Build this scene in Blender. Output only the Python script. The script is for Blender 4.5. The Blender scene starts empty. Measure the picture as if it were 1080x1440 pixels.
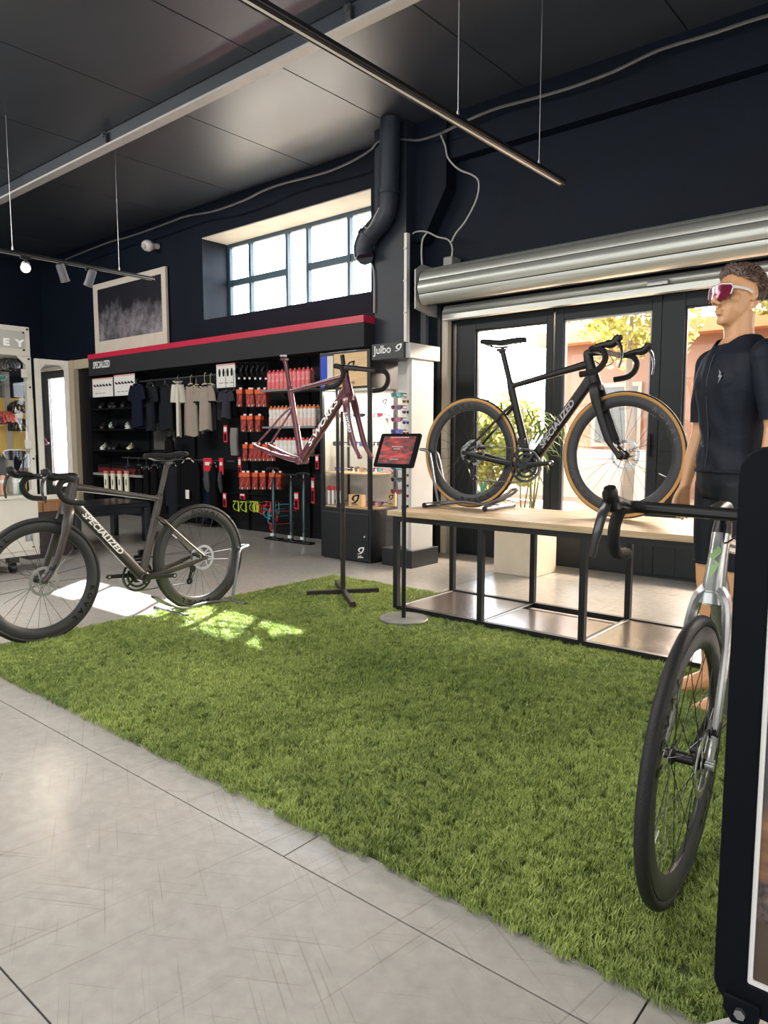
import bpy, bmesh, math, random
import numpy as np
from mathutils import Vector, Matrix, Euler
random.seed(7)
C = bpy.context.scene.collection
SC = bpy.context.scene
R = math.radians
# ---------------------------------------------------------------- camera, world, sun, exposure
CAM_F, CAM_P, CAM_T, CAM_H = 1015.0, R(5.9), R(40.1), 1.13
cd = bpy.data.cameras.new('camera'); cam = bpy.data.objects.new('camera', cd); C.objects.link(cam)
cd.sensor_fit = 'HORIZONTAL'; cd.sensor_width = 36; cd.lens = 36 * CAM_F / 1080; cd.clip_start = .05
cam.location = (0, 0, CAM_H); cam.rotation_euler = (R(90) - CAM_P, 0, CAM_T)
SC.camera = cam
w = bpy.data.worlds.new('sky'); SC.world = w; w.use_nodes = True
bg = w.node_tree.nodes['Background']; bg.inputs[0].default_value = (.86, .93, 1, 1); bg.inputs[1].default_value = 9.0
sd = bpy.data.lights.new('sun', 'SUN'); sd.energy = 60; sd.angle = R(.6); sd.color = (1, .95, .84)
sun = bpy.data.objects.new('sun', sd); C.objects.link(sun); sun.location = (-8, 9, 8)
sun.rotation_euler = Vector((2.3, -3.3, -3.1)).to_track_quat('-Z', 'Y').to_euler()
def area(name, loc, look, sx, sy, e, col=(1, 1, 1)):
    d = bpy.data.lights.new(name, 'AREA'); d.shape = 'RECTANGLE'; d.size = sx; d.size_y = sy; d.energy = e; d.color = col
    o = bpy.data.objects.new(name, d); C.objects.link(o); o.location = loc
    o.rotation_euler = Vector(look).to_track_quat('-Z', 'Y').to_euler(); return o
area('rear_fill_light', (-3.5, -3.9, 1.7), (0, 1, -.05), 8, 2.6, 135, (.95, .98, 1))  # fill lamp added behind the camera, the wall there has no window
area('side_fill_light', (2.9, .5, 1.7), (-1, 0, -.05), 6, 2.4, 75, (1, .98, .95))  # unseen fill lamp added on the right, no opening modelled
area('entrance_fill_light', (-1.2, 9.0, 3.08), (-.12, -1, -.32), 4.6, .36, 760, (1, .80, .60))  # unseen lamp added outside, stands in for daylight through the doors
area('ceiling_fill_light', (-4.2, 0.2, 3.9), (0, .15, -1), 7, 1.2, 150, (1, .96, .9))  # overhead fill added out of view, no fitting modelled
area('ceiling_fill_light', (-9.2, .6, 3.9), (0.1, .9, -1), 3.4, .8, 120, (1, .95, .88))  # second added overhead fill, tilted towards the back wall
SC.view_settings.view_transform = 'Standard'; SC.view_settings.look = 'None'
SC.view_settings.exposure = 0.68; SC.view_settings.gamma = 1.0; SC.view_settings.use_curve_mapping = False
SC.cycles.max_bounces = 8; SC.cycles.diffuse_bounces = 4; SC.cycles.glossy_bounces = 4; SC.cycles.transparent_max_bounces = 16
SC.cycles.sample_clamp_indirect = 6; SC.cycles.use_denoising = True
SC.cycles.caustics_reflective = False; SC.cycles.caustics_refractive = False
# ---------------------------------------------------------------- survey: a sight line met with a real plane of the room
_fw = Vector((-math.sin(CAM_T) * math.cos(CAM_P), math.cos(CAM_T) * math.cos(CAM_P), -math.sin(CAM_P)))
_rt = Vector((math.cos(CAM_T), math.sin(CAM_T), 0)); _up = _rt.cross(_fw); _o = Vector((0, 0, CAM_H))
def _ray(x, y): return _fw * CAM_F + _rt * (x - 540) + _up * (720 - y)
def onz(x, y, z=0): r = _ray(x, y); return _o + r * ((z - CAM_H) / r.z)
def ony(x, y, Y): r = _ray(x, y); return _o + r * (Y / r.y)
def onx(x, y, X): r = _ray(x, y); return _o + r * (X / r.x)
# ---------------------------------------------------------------- materials
MATS = {}
def mat(name, col, rough=.5, metal=0, var=0, vscale=8, bump=0, bscale=60, emit=0, coat=0, spec=.5, col2=None, stretch=None, sheen=0, rvar=0):
    if name in MATS: return MATS[name]
    m = bpy.data.materials.new(name); m.use_nodes = True; nt = m.node_tree; b = nt.nodes['Principled BSDF']; MATS[name] = m
    b.inputs['Base Color'].default_value = (*col, 1); b.inputs['Roughness'].default_value = rough; b.inputs['Metallic'].default_value = metal
    b.inputs['Coat Weight'].default_value = coat; b.inputs['Specular IOR Level'].default_value = spec; b.inputs['Coat Roughness'].default_value = .12 if rough < .45 else .34
    if sheen: b.inputs['Sheen Weight'].default_value = sheen
    if emit: b.inputs['Emission Color'].default_value = (*col, 1); b.inputs['Emission Strength'].default_value = emit
    tc = nt.nodes.new('ShaderNodeTexCoord'); vec = tc.outputs['Object']
    if stretch:
        mp = nt.nodes.new('ShaderNodeMapping'); mp.inputs['Scale'].default_value = stretch; nt.links.new(vec, mp.inputs[0]); vec = mp.outputs[0]
    n = nt.nodes.new('ShaderNodeTexNoise'); n.inputs['Scale'].default_value = vscale; n.inputs['Detail'].default_value = 5; nt.links.new(vec, n.inputs['Vector'])
    rp = nt.nodes.new('ShaderNodeValToRGB'); rp.color_ramp.elements[0].position = .3; rp.color_ramp.elements[1].position = .7
    v = var or .04
    c2 = col2 or tuple(min(1, c * (1 + v)) for c in col); c1 = col if col2 else tuple(c * (1 - v) for c in col)
    rp.color_ramp.elements[0].color = (*c1, 1); rp.color_ramp.elements[1].color = (*c2, 1)
    nt.links.new(n.outputs['Fac'], rp.inputs[0]); nt.links.new(rp.outputs[0], b.inputs['Base Color'])
    if rvar:
        mr = nt.nodes.new('ShaderNodeMapRange'); mr.inputs[3].default_value = rough - rvar; mr.inputs[4].default_value = rough + rvar
        nt.links.new(n.outputs['Fac'], mr.inputs[0]); nt.links.new(mr.outputs[0], b.inputs['Roughness'])
    if bump:
        n2 = nt.nodes.new('ShaderNodeTexNoise'); n2.inputs['Scale'].default_value = bscale; n2.inputs['Detail'].default_value = 3; nt.links.new(vec, n2.inputs['Vector'])
        bp = nt.nodes.new('ShaderNodeBump'); bp.inputs['Strength'].default_value = bump; bp.inputs['Distance'].default_value = .01
        nt.links.new(n2.outputs['Fac'], bp.inputs['Height']); nt.links.new(bp.outputs[0], b.inputs['Normal'])
    return m
def glass_mat(name, tint=(1, 1, 1), refl=1.45, rough=.02, base=0):
    if name in MATS: return MATS[name]
    m = bpy.data.materials.new(name); m.use_nodes = True; nt = m.node_tree; nt.nodes.clear(); MATS[name] = m
    out = nt.nodes.new('ShaderNodeOutputMaterial'); mx = nt.nodes.new('ShaderNodeMixShader'); tr = nt.nodes.new('ShaderNodeBsdfTransparent')
    gl = nt.nodes.new('ShaderNodeBsdfGlossy'); fr = nt.nodes.new('ShaderNodeFresnel'); fr.inputs[0].default_value = refl
    tr.inputs[0].default_value = (*tint, 1); gl.inputs['Roughness'].default_value = rough
    ad = nt.nodes.new('ShaderNodeMath'); ad.operation = 'ADD'; ad.inputs[1].default_value = base; ad.use_clamp = True
    geo = nt.nodes.new('ShaderNodeNewGeometry'); bk = nt.nodes.new('ShaderNodeMath'); bk.operation = 'SUBTRACT'; bk.inputs[0].default_value = 1; nt.links.new(geo.outputs['Backfacing'], bk.inputs[1])
    ml = nt.nodes.new('ShaderNodeMath'); ml.operation = 'MULTIPLY'; nt.links.new(ad.outputs[0], ml.inputs[0]); nt.links.new(bk.outputs[0], ml.inputs[1])
    nt.links.new(fr.outputs[0], ad.inputs[0]); nt.links.new(ml.outputs[0], mx.inputs[0]); nt.links.new(tr.outputs[0], mx.inputs[1]); nt.links.new(gl.outputs[0], mx.inputs[2]); nt.links.new(mx.outputs[0], out.inputs[0])
    return m
GLASS = glass_mat('clear_glass')
MIRROR = glass_mat('mirror_glass', (.75, .8, .8), 1.5, .01, .62)
BLACK = mat('black_powder_coat', (.006, .0065, .0075), .42, spec=.3)
NAVY = mat('navy_black_wall_paint', (.0028, .0066, .0155), .6, spec=.22, var=.25, vscale=2, bump=.15, bscale=120)
FRAME_GREY = mat('anthracite_aluminium', (.013, .017, .020), .45, spec=.3)
CHROME = mat('brushed_steel', (.42, .42, .42), .38, 1)
GUNMETAL = mat('grey_steel_tube', (.22, .22, .23), .35, .9)
RUBBER = mat('tyre_rubber', (.014, .014, .0145), .55, spec=.35, bump=.2, bscale=200)
TAN = mat('tan_sidewall', (.48, .25, .07), .6)
RIM = mat('carbon_rim', (.030, .031, .034), .42, spec=.4)
WHITE = mat('white_plastic', (.78, .77, .74), .4)
CREAM = mat('cream_paint', (.62, .58, .5), .5)
RED = mat('red_print', (.62, .03, .045), .45)
BLACKP = mat('black_plastic', (.009, .009, .0095), .36, spec=.35)
TAPE = mat('bar_tape', (.009, .009, .0095), .6, spec=.3, bump=.5, bscale=400)
LETTER = mat('white_lettering', (.8, .8, .8), .45)
SILVERT = mat('silver_lettering', (.30, .28, .27), .35, .5)
DARKLET = mat('gloss_black_lettering', (.004, .004, .004), .25)
# ---------------------------------------------------------------- mesh helpers
def V(*a): return Vector(a)
def catmull(pts, k=4):
    P = [Vector(p) for p in pts]; n = len(P); out = []
    for i in range(n - 1):
        p0, p1, p2, p3 = P[max(i - 1, 0)], P[i], P[i + 1], P[min(i + 2, n - 1)]
        for j in range(k):
            t = j / k
            out.append(.5 * ((2 * p1) + (p2 - p0) * t + (2 * p0 - 5 * p1 + 4 * p2 - p3) * t * t + (3 * p1 - p0 - 3 * p2 + p3) * t ** 3))
    out.append(P[-1]); return out
class MB:
    def __init__(s): s.v = []; s.f = []
    def add(s, vs, fs):
        b = len(s.v); s.v += [tuple(p) for p in vs]; s.f += [tuple(b + i for i in f) for f in fs]; return s
    def box(s, c, d, rz=0, M=None):
        x, y, z = [k / 2 for k in d]; vs = [Vector((a * x, b * y, e * z)) for a in (-1, 1) for b in (-1, 1) for e in (-1, 1)]
        m = M if M else Matrix.Rotation(rz, 4, 'Z'); vs = [(m @ v) + Vector(c) for v in vs]
        return s.add(vs, [(0, 1, 3, 2), (4, 6, 7, 5), (0, 4, 5, 1), (2, 3, 7, 6), (0, 2, 6, 4), (1, 5, 7, 3)])
    def box2(s, a, b): return s.box([(a[i] + b[i]) / 2 for i in range(3)], [abs(b[i] - a[i]) for i in range(3)])
    def sweep(s, pts, rad, n=8, ref=None, ex=2.0, caps=True, closed=False):
        P = [Vector(p) for p in pts]; m = len(P)
        if not isinstance(rad, (list,)): rad = [rad] * m
        if ref is None:
            t0 = (P[1] - P[0]).normalized(); ref_u = t0.orthogonal().normalized(); tr = True
        else: ref_u = Vector(ref).normalized(); tr = False
        vs = []
        for i in range(m):
            if closed: t = (P[(i + 1) % m] - P[i - 1])
            else: t = P[min(i + 1, m - 1)] - P[max(i - 1, 0)]
            if t.length < 1e-9: t = Vector((0, 0, 1))
            t.normalize(); u = ref_u - t * ref_u.dot(t)
            if u.length < 1e-6: u = t.orthogonal()
            u.normalize(); v = t.cross(u)
            if tr: ref_u = u
            r = rad[i]; a, b = (r, r) if not isinstance(r, tuple) else r
            for k in range(n):
                th = 2 * math.pi * (k + .5) / n; c, q = math.cos(th), math.sin(th)
                c = math.copysign(abs(c) ** (2 / ex), c); q = math.copysign(abs(q) ** (2 / ex), q)
                vs.append(P[i] + u * (a * c) + v * (b * q))
        fs = []
        for i in range(m if closed else m - 1):
            j = (i + 1) % m
            for k in range(n): l = (k + 1) % n; fs.append((i * n + k, i * n + l, j * n + l, j * n + k))
        if caps and not closed: fs.append(tuple(range(n))[::-1]); fs.append(tuple((m - 1) * n + k for k in range(n)))
        return s.add(vs, fs)
    def cyl(s, a, b, r, n=12, r2=None): return s.sweep([a, b], [r, r if r2 is None else r2], n)
    def lathe(s, prof, n=16, c=(0, 0, 0), M=None):
        vs = []; fs = []
        for r, z in prof:
            for k in range(n):
                p = Vector((r * math.cos(2 * math.pi * k / n), r * math.sin(2 * math.pi * k / n), z))
                if M: p = M @ p
                vs.append(p + Vector(c))
        for i in range(len(prof) - 1):
            for k in range(n): l = (k + 1) % n; fs.append((i * n + k, i * n + l, (i + 1) * n + l, (i + 1) * n + k))
        fs.append(tuple(range(n))[::-1]); fs.append(tuple((len(prof) - 1) * n + k for k in range(n)))
        return s.add(vs, fs)
    def ring(s, prof, n=64, c=(0, 0, 0)):   # closed profile (radius, y) revolved about the Y axis
        vs = []; fs = []; m = len(prof)
        for k in range(n):
            a = 2 * math.pi * k / n
            for r, y in prof: vs.append((c[0] + r * math.cos(a), c[1] + y, c[2] + r * math.sin(a)))
        for k in range(n):
            l = (k + 1) % n
            for i in range(m): j = (i + 1) % m; fs.append((k * m + i, l * m + i, l * m + j, k * m + j))
        return s.add(vs, fs)
    def prism(s, poly, d0, d1, M=None):     # polygon in local XY, from z=d0 to z=d1
        n = len(poly); vs = [Vector((x, y, d0)) for x, y in poly] + [Vector((x, y, d1)) for x, y in poly]
        if M: vs = [M @ v for v in vs]
        return s.add(vs, [tuple(range(n))[::-1], tuple(range(n, 2 * n))] + [(i, (i + 1) % n, n + (i + 1) % n, n + i) for i in range(n)])
    def ball(s, c, r, n=12, m=8, M=None):
        r = r if isinstance(r, tuple) else (r, r, r); vs = []; fs = []
        for i in range(1, m):
            for k in range(n):
                a = math.pi * i / m; b = 2 * math.pi * k / n
                p = Vector((r[0] * math.sin(a) * math.cos(b), r[1] * math.sin(a) * math.sin(b), r[2] * math.cos(a)))
                vs.append((M @ p if M else p) + Vector(c))
        t = Vector((0, 0, r[2])); bt = Vector((0, 0, -r[2])); vs.append((M @ t if M else t) + Vector(c)); vs.append((M @ bt if M else bt) + Vector(c))
        for i in range(m - 2):
            for k in range(n): l = (k + 1) % n; fs.append((i * n + k, (i + 1) * n + k, (i + 1) * n + l, i * n + l))
        T = len(vs) - 2
        for k in range(n): l = (k + 1) % n; fs.append((T, k, l)); fs.append((T + 1, (m - 2) * n + l, (m - 2) * n + k))
        return s.add(vs, fs)
    def mesh(s, name, m=None, smooth=True, ang=38):
        me = bpy.data.meshes.new(name); me.from_pydata(s.v, [], s.f); me.update()
        if m: me.materials.append(m)
        if smooth: me.shade_smooth(); me.set_sharp_from_angle(angle=R(ang))
        return me
    def obj(s, name, m, parent=None, smooth=True, bevel=0, ang=38, **kw):
        return link(name, s.mesh(name, m, smooth, ang), parent, bevel, **kw)
def link(name, me, parent=None, bevel=0, **kw):
    o = bpy.data.objects.new(name, me); C.objects.link(o); o.parent = parent
    if bevel:
        b = o.modifiers.new('bevel', 'BEVEL'); b.width = bevel; b.segments = 2; b.limit_method = 'ANGLE'; b.angle_limit = R(40)
    for k, v in kw.items(): o[k] = v
    return o
def thing(name, label, cat, loc=(0, 0, 0), rz=0, group=None, rot=None, scale=None):
    o = bpy.data.objects.new(name, None); C.objects.link(o); o.location = loc; o.empty_display_size = .1
    o.rotation_euler = rot if rot else (0, 0, rz)
    if scale: o.scale = (scale,) * 3
    o['label'] = label; o['category'] = cat
    if group: o['group'] = group
    return o
def tag(o, label, cat, group=None, kind=None):
    o['label'] = label; o['category'] = cat
    if group: o['group'] = group
    if kind: o['kind'] = kind
    return o
def struct(o): o['kind'] = 'structure'; return o
def dup(root, loc, rot=None, label=None, group=None, scale=None, mats=None):
    r = root.copy(); C.objects.link(r); r.location = loc
    if rot is not None: r.rotation_euler = rot
    if scale: r.scale = (scale,) * 3
    if label: r['label'] = label
    if group: r['group'] = group
    def rec(src, dst):
        for ch in src.children:
            c = ch.copy(); C.objects.link(c); c.parent = dst
            if mats and c.type == 'MESH':
                for k, mm in mats.items():
                    if c.name.split('.')[0] == k:
                        c.data = c.data.copy(); c.data.materials.clear(); c.data.materials.append(mm)
            rec(ch, c)
    rec(root, r); return r
_txt = {}
def text(name, s, size, m, parent, M, shear=0, off=0, ext=.0006, space=1, xs=1, align='LEFT'):
    key = (s, size, shear, off, ext, space, align, m.name)
    if key not in _txt:
        cu = bpy.data.curves.new('t', 'FONT'); cu.body = s; cu.size = size; cu.shear = shear; cu.offset = off; cu.extrude = ext
        cu.space_character = space; cu.resolution_u = 3; cu.align_x = align
        o = bpy.data.objects.new('t', cu); C.objects.link(o); bpy.context.view_layer.update()
        me = bpy.data.meshes.new_from_object(o.evaluated_get(bpy.context.evaluated_depsgraph_get()))
        bpy.data.objects.remove(o); me.materials.clear(); me.materials.append(m); _txt[key] = me
    o = link(name, _txt[key], parent); o.matrix_local = M @ Matrix.Diagonal((xs, 1, 1, 1)); return o
def basis(x, y, o):      # matrix whose local X, Y run along x, y
    x = Vector(x).normalized(); y = Vector(y); y = (y - x * y.dot(x)).normalized(); z = x.cross(y)
    return Matrix(((x.x, y.x, z.x, o[0]), (x.y, y.y, z.y, o[1]), (x.z, y.z, z.z, o[2]), (0, 0, 0, 1)))
FRONT = lambda x, y, z: basis((1, 0, 0), (0, 0, 1), (x, y, z))       # faces -Y
def swoosh(parent, m, M, s, name='logo'):   # looped leaf emblem
    b = MB()
    outer = [(-.62, -.42), (-.1, -.36), (.22, -.2), (.42, .05), (.45, .25), (.3, .33), (.0, .3), (-.2, .12), (-.12, -.08), (.1, -.2), (-.1, -.14), (-.36, -.06), (-.42, .16), (-.2, .38), (.2, .48), (.62, .5), (.66, .2), (.5, -.14), (.2, -.38), (-.1, -.48)]
    ring_o = [(-.45, .1), (-.2, .38), (.2, .5), (.66, .52), (.62, .2), (.45, -.12), (.15, -.36), (-.2, -.46), (-.64, -.44)]
    ring_i = [(-.16, .1), (-.02, .26), (.2, .34), (.38, .34), (.38, .18), (.26, -.02), (.08, -.18), (-.15, -.34), (-.6, -.43)]
    n = len(ring_o); vs = [M @ Vector((x * s, y * s, .0008)) for x, y in ring_o] + [M @ Vector((x * s, y * s, .0008)) for x, y in ring_i]
    b.add(vs, [(i, i + 1, n + i + 1, n + i) for i in range(n - 1)])
    t = [(-.45, .1), (-.16, .1), (-.1, -.08), (.12, -.16), (-.1, -.2), (-.36, -.1)]
    b.add([M @ Vector((x * s, y * s, .0008)) for x, y in t], [tuple(range(6))])
    return b.obj(name, m, parent, smooth=False)
# ================================================================ THE SHELL
XL, XR, YB, YW, ZC = -12.4, 3.2, -4.2, 5.8, 4.08
# floor: concrete slabs with sawn joints
def concrete(name, col, k):
    m = bpy.data.materials.new(name); m.use_nodes = True; nt = m.node_tree; b = nt.nodes['Principled BSDF']; L = nt.links.new; N = nt.nodes.new
    geo = N('ShaderNodeNewGeometry'); P = geo.outputs['Position']
    def noise(sc, det, vec=P, rough=.55, dist=0):
        n = N('ShaderNodeTexNoise'); n.inputs['Scale'].default_value = sc; n.inputs['Detail'].default_value = det; n.inputs['Roughness'].default_value = rough; n.inputs['Distortion'].default_value = dist; L(vec, n.inputs['Vector']); return n.outputs['Fac']
    def ramp(f, a, b_, ca, cb):
        r = N('ShaderNodeValToRGB'); r.color_ramp.elements[0].position = a; r.color_ramp.elements[1].position = b_
        r.color_ramp.elements[0].color = (*ca, 1); r.color_ramp.elements[1].color = (*cb, 1); L(f, r.inputs[0]); return r.outputs[0]
    def mul(a, b_):
        x = N('ShaderNodeMix'); x.data_type = 'RGBA'; x.blend_type = 'MULTIPLY'; x.inputs[0].default_value = 1; L(a, x.inputs[6]); L(b_, x.inputs[7]); return x.outputs[2]
    base = ramp(noise(1.3, 8), .3, .72, tuple(c * .88 for c in col), tuple(c * 1.08 for c in col))
    fine = ramp(noise(22, 6), .3, .7, (.88, .88, .87), (1.06, 1.06, 1.06))
    c = mul(base, fine)
    for ang, sx, of, sy in ((.5, 2.6, 0, 150), (1.7, 1.3, 7, 110), (2.6, 3.4, 13, 170)):      # fine scratches worn into the surface
        vr = N('ShaderNodeVectorRotate'); vr.rotation_type = 'Z_AXIS'; vr.inputs['Angle'].default_value = ang; L(P, vr.inputs['Vector'])
        mp = N('ShaderNodeMapping'); mp.inputs['Location'].default_value = (of, of, 0); mp.inputs['Scale'].default_value = (sx, sy, 1); L(vr.outputs[0], mp.inputs[0])
        c = mul(c, ramp(noise(1.0, 0, mp.outputs[0]), .225, .265, (.84, .82, .80), (1, 1, 1)))
    L(c, b.inputs['Base Color'])
    b.inputs['Roughness'].default_value = .24
    bp = N('ShaderNodeBump'); bp.inputs['Strength'].default_value = .06; bp.inputs['Distance'].default_value = .01; L(noise(60, 4), bp.inputs['Height']); L(bp.outputs[0], b.inputs['Normal'])
    b.inputs['Specular IOR Level'].default_value = .55
    return m
CONC = concrete('polished_concrete', (.39, .372, .350), 0)
DARKJ = mat('joint_filler', (.03, .03, .03), .8)
fl = MB().box2((XL, YB, -.12), (XR, 6.4, -.006)).obj('floor', DARKJ, smooth=False); struct(fl)
ys = [YB, -2.6, -.75, .57, 1.24, 3.24, 5.24, 6.4]
xsets = {3: [XL, -9.5, -6.5, -3.9, 1.6, XR], 2: [XL, -8, -4.2, .3, XR], 1: [XL, -7, -3, .9, XR], 4: [XL, -9.4, -7.4, -5.4, -3.4, -1.4, -.46, 1.5, XR]}
for i in range(len(ys) - 1):
    xs = xsets.get(i, [XL, -10.3, -8, -5.05, -3.1, -1.0, 1.2, XR] if i % 2 else [XL, -9, -6.2, -4.6, -2.2, .2, 2.2, XR])
    for j in range(len(xs) - 1):
        g = .0022
        MB().box2((xs[j] + g, ys[i] + g, -.05), (xs[j + 1] - g, ys[i + 1] - g, 0)).obj('floor_slab', CONC, fl, smooth=False)
# ceiling: board panels between recessed seams
CEILP = mat('dark_grey_ceiling_board', (.030, .039, .054), .5, var=.15, vscale=1.5, spec=.9, coat=.5)
ce = MB().box2((XL, YB, ZC + .01), (XR, YW + .5, ZC + .12)).obj('ceiling', BLACK, smooth=False); struct(ce)
xs = [XL, -11.15, -9.83, -8.52, -7.2, -5.87, -4.55, -3.23, -1.9, -.6, .7, 2.0, XR]; yy = [YB, -1.5, 1.25, 3.86, YW]
for i in range(len(xs) - 1):
    for j in range(len(yy) - 1):
        MB().box2((xs[i] + .006, yy[j] + .006, ZC - .012), (xs[i + 1] - .006, yy[j + 1] - .006, ZC + .02)).obj('ceiling_panel', CEILP, ce, smooth=False)
# back wall with the opening of the high window and of the glazed doors
WX0, WX1, WZ0, WZ1 = -7.93, -5.06, 2.64, 3.67
DX0, DX1, DZ1 = -4.02, 2.4, 2.30
wb = MB(); T = .46
wb.box2((XL, YW, 0), (WX0, YW + T, ZC)); wb.box2((WX0, YW, 0), (WX1, YW + T, WZ0)); wb.box2((WX0, YW, WZ1), (WX1, YW + T, ZC))
wb.box2((WX1, YW, 0), (DX0, YW + T, ZC)); wb.box2((DX0, YW, DZ1), (DX1, YW + T, ZC)); wb.box2((DX1, YW, 0), (XR, YW + T, ZC))
wback = struct(wb.obj('wall_back', NAVY, smooth=False))
struct(MB().box2((XL - .2, YB, 0), (XL, YW + T, ZC)).obj('wall_left', NAVY, smooth=False))
WARMW = mat('pale_grey_wall', (.35, .35, .34), .7)
struct(MB().box2((XL, YB - .2, 0), (XR, YB, ZC)).obj('wall_front', WARMW, smooth=False))
struct(MB().box2((XR, YB, 0), (XR + .2, YW + T, ZC)).obj('wall_right', WARMW, smooth=False))
# pale lining of the window reveal (head and sill)
PALE = mat('pale_render_lining', (.52, .50, .44), .75, var=.08, vscale=5)
rv = MB(); rv.box2((WX0, YW + .002, WZ1 - .012), (WX1, YW + .40, WZ1)); rv.box2((WX0, YW + .05, WZ0), (WX1, YW + .40, WZ0 + .01))
struct(rv.obj('trim_1', PALE, smooth=False))
# high window
WINF = mat('window_steel_frame', (.03, .06, .085), .45)
FROST = glass_mat('dusty_window_glass', (.93, .97, 1.0))
yw = YW + .40
win = MB(); fz0, fz1 = WZ0 + .01, WZ1 - .012
for a, b in (((WX0, yw, fz0), (WX0 + .05, yw + .05, fz1)), ((WX1 - .05, yw, fz0), (WX1, yw + .05, fz1)), ((WX0 + .05, yw, fz0), (WX1 - .05, yw + .05, fz0 + .05)), ((WX0 + .05, yw, fz1 - .05), (WX1 - .05, yw + .05, fz1))): win.box2(a, b)
wo = struct(win.obj('window_1', WINF, smooth=False))
mx = [WX0 + .05] + [ony(p, 380, yw).x for p in (352, 404, 433, 491)] + [WX1 - .05]
for x in mx[1:-1]: MB().box2((x - .022, yw - .01, fz0 + .05), (x + .022, yw + .045, fz1 - .05)).obj('mullion', WINF, wo, smooth=False)
zm = (fz0 + fz1) / 2 - .0
for i in range(len(mx) - 1):
    a, b = mx[i] + (.022 if i else 0), mx[i + 1] - (.022 if i < len(mx) - 2 else 0)
    if i not in (2,): MB().box2((a, yw, zm - .04), (b, yw + .04, zm + .04)).obj('glazing_bar', WINF, wo, smooth=False)
    for z0, z1 in ((fz0 + .05, zm - .04), (zm + .04, fz1 - .05)) if i != 2 else ((fz0 + .05, fz1 - .05),):
        MB().box2((a, yw + .015, z0), (b, yw + .021, z1)).obj('pane', FROST, wo, smooth=False)
# pilaster, downpipe, haunch, ledge
pil = MB(); yp = 5.52
xa, xb = ony(527, 400, yp).x, ony(571, 400, yp).x
pil.box2((xa, yp, 0), (xb, YW, ZC - .012)); struct(pil.obj('wall_pilaster', mat('slate_column_paint', (.012, .018, .028), .5, var=.15, vscale=3), smooth=False, kind='structure'))
xc = ony(603, 400, YW).x; xj = ony(586, 400, YW).x
struct(MB().box2((xj, YW - .05, 0), (xc, YW, 2.78)).obj('trim_2', mat('grey_lit_face', (.16, .17, .185), .7, var=.1, vscale=4), smooth=False))  # lit side of the pilaster put in as a lighter grey
hp = MB(); X0, X1 = xb, ony(626, 300, YW - .1).x
hp.prism([(xb, ZC - .02), (X1 + .05, ZC - .02), (X1 + .05, 3.42), (xb + .1, 2.98), (xb, 2.98)], -(YW), -(YW - .16), M=Matrix(((1, 0, 0, 0), (0, 0, -1, 0), (0, 1, 0, 0), (0, 0, 0, 1))))
struct(hp.obj('trim_3', NAVY, smooth=False))
lz = ony(800, 175, YW - .1).z
struct(MB().box2((X1 + .05, YW - .12, lz), (XR, YW, ZC - .012)).obj('trim_4', NAVY, smooth=False))
PIPE = mat('dark_painted_pipe', (.018, .026, .04), .42)
pth = [ony(549, 215, 5.4)] + [ony(*p, 5.42) for p in ((547, 250), (545, 285), (540, 305), (527, 322), (516, 335), (511, 348), (512, 362))]
pth[0].z = ZC - .02
pp = MB().sweep(catmull(pth, 4), .095, 16)
dp = thing('downpipe', 'thick dark painted pipe bending down the pillar beside the high window', 'pipe', (0, 0, 0))
pp.obj('pipe_run', PIPE, dp)
for p, q in ((( 546, 268), (546, 274)), ((519, 330), (516, 335))):
    MB().cyl(ony(*p, 5.42), ony(*q, 5.42), .106, 16).obj('pipe_collar', PIPE, dp)
MB().cyl(ony(513, 360, 5.43), ony(513, 360, YW), .085, 12).obj('wall_spigot', PIPE, dp)
# black jamb profile, cream strip and glazed doors
yd = YW + .02
struct(MB().box2((ony(616, 600, 5.74).x, 5.72, 0), (DX0 - .09, YW - .001, 2.42)).obj('trim_5', FRAME_GREY, smooth=False))
struct(MB().box2((DX0 - .085, 5.735, 0), (DX0 - .02, YW - .001, 2.33)).obj('trim_6', mat('sunlit_cream_jamb', (.6, .55, .45), .6), smooth=False))  # light falling on the jamb is put into its pale cream colour
X = lambda p: ony(p, 600, yd).x
leaves = [(DX0 + .02, X(776), X(667), X(766)), (X(777), X(926), X(789), X(911)), (X(926) - .004, X(930) + 1.12, X(957), X(930) + 1.0), (X(930) + 1.14, X(930) + 2.26, X(930) + 1.26, X(930) + 2.14), (X(930) + 2.28, DX1 - .04, X(930) + 2.4, DX1 - .16)]
gz0, gz1, fz = .30, 2.13, .02
struct(MB().box2((DX0, yd, DZ1 - .05), (DX1, yd + .09, DZ1)).box2((DX0, yd, 0), (DX1, yd + .09, .02)).obj('trim_7', FRAME_GREY, smooth=False))
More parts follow.
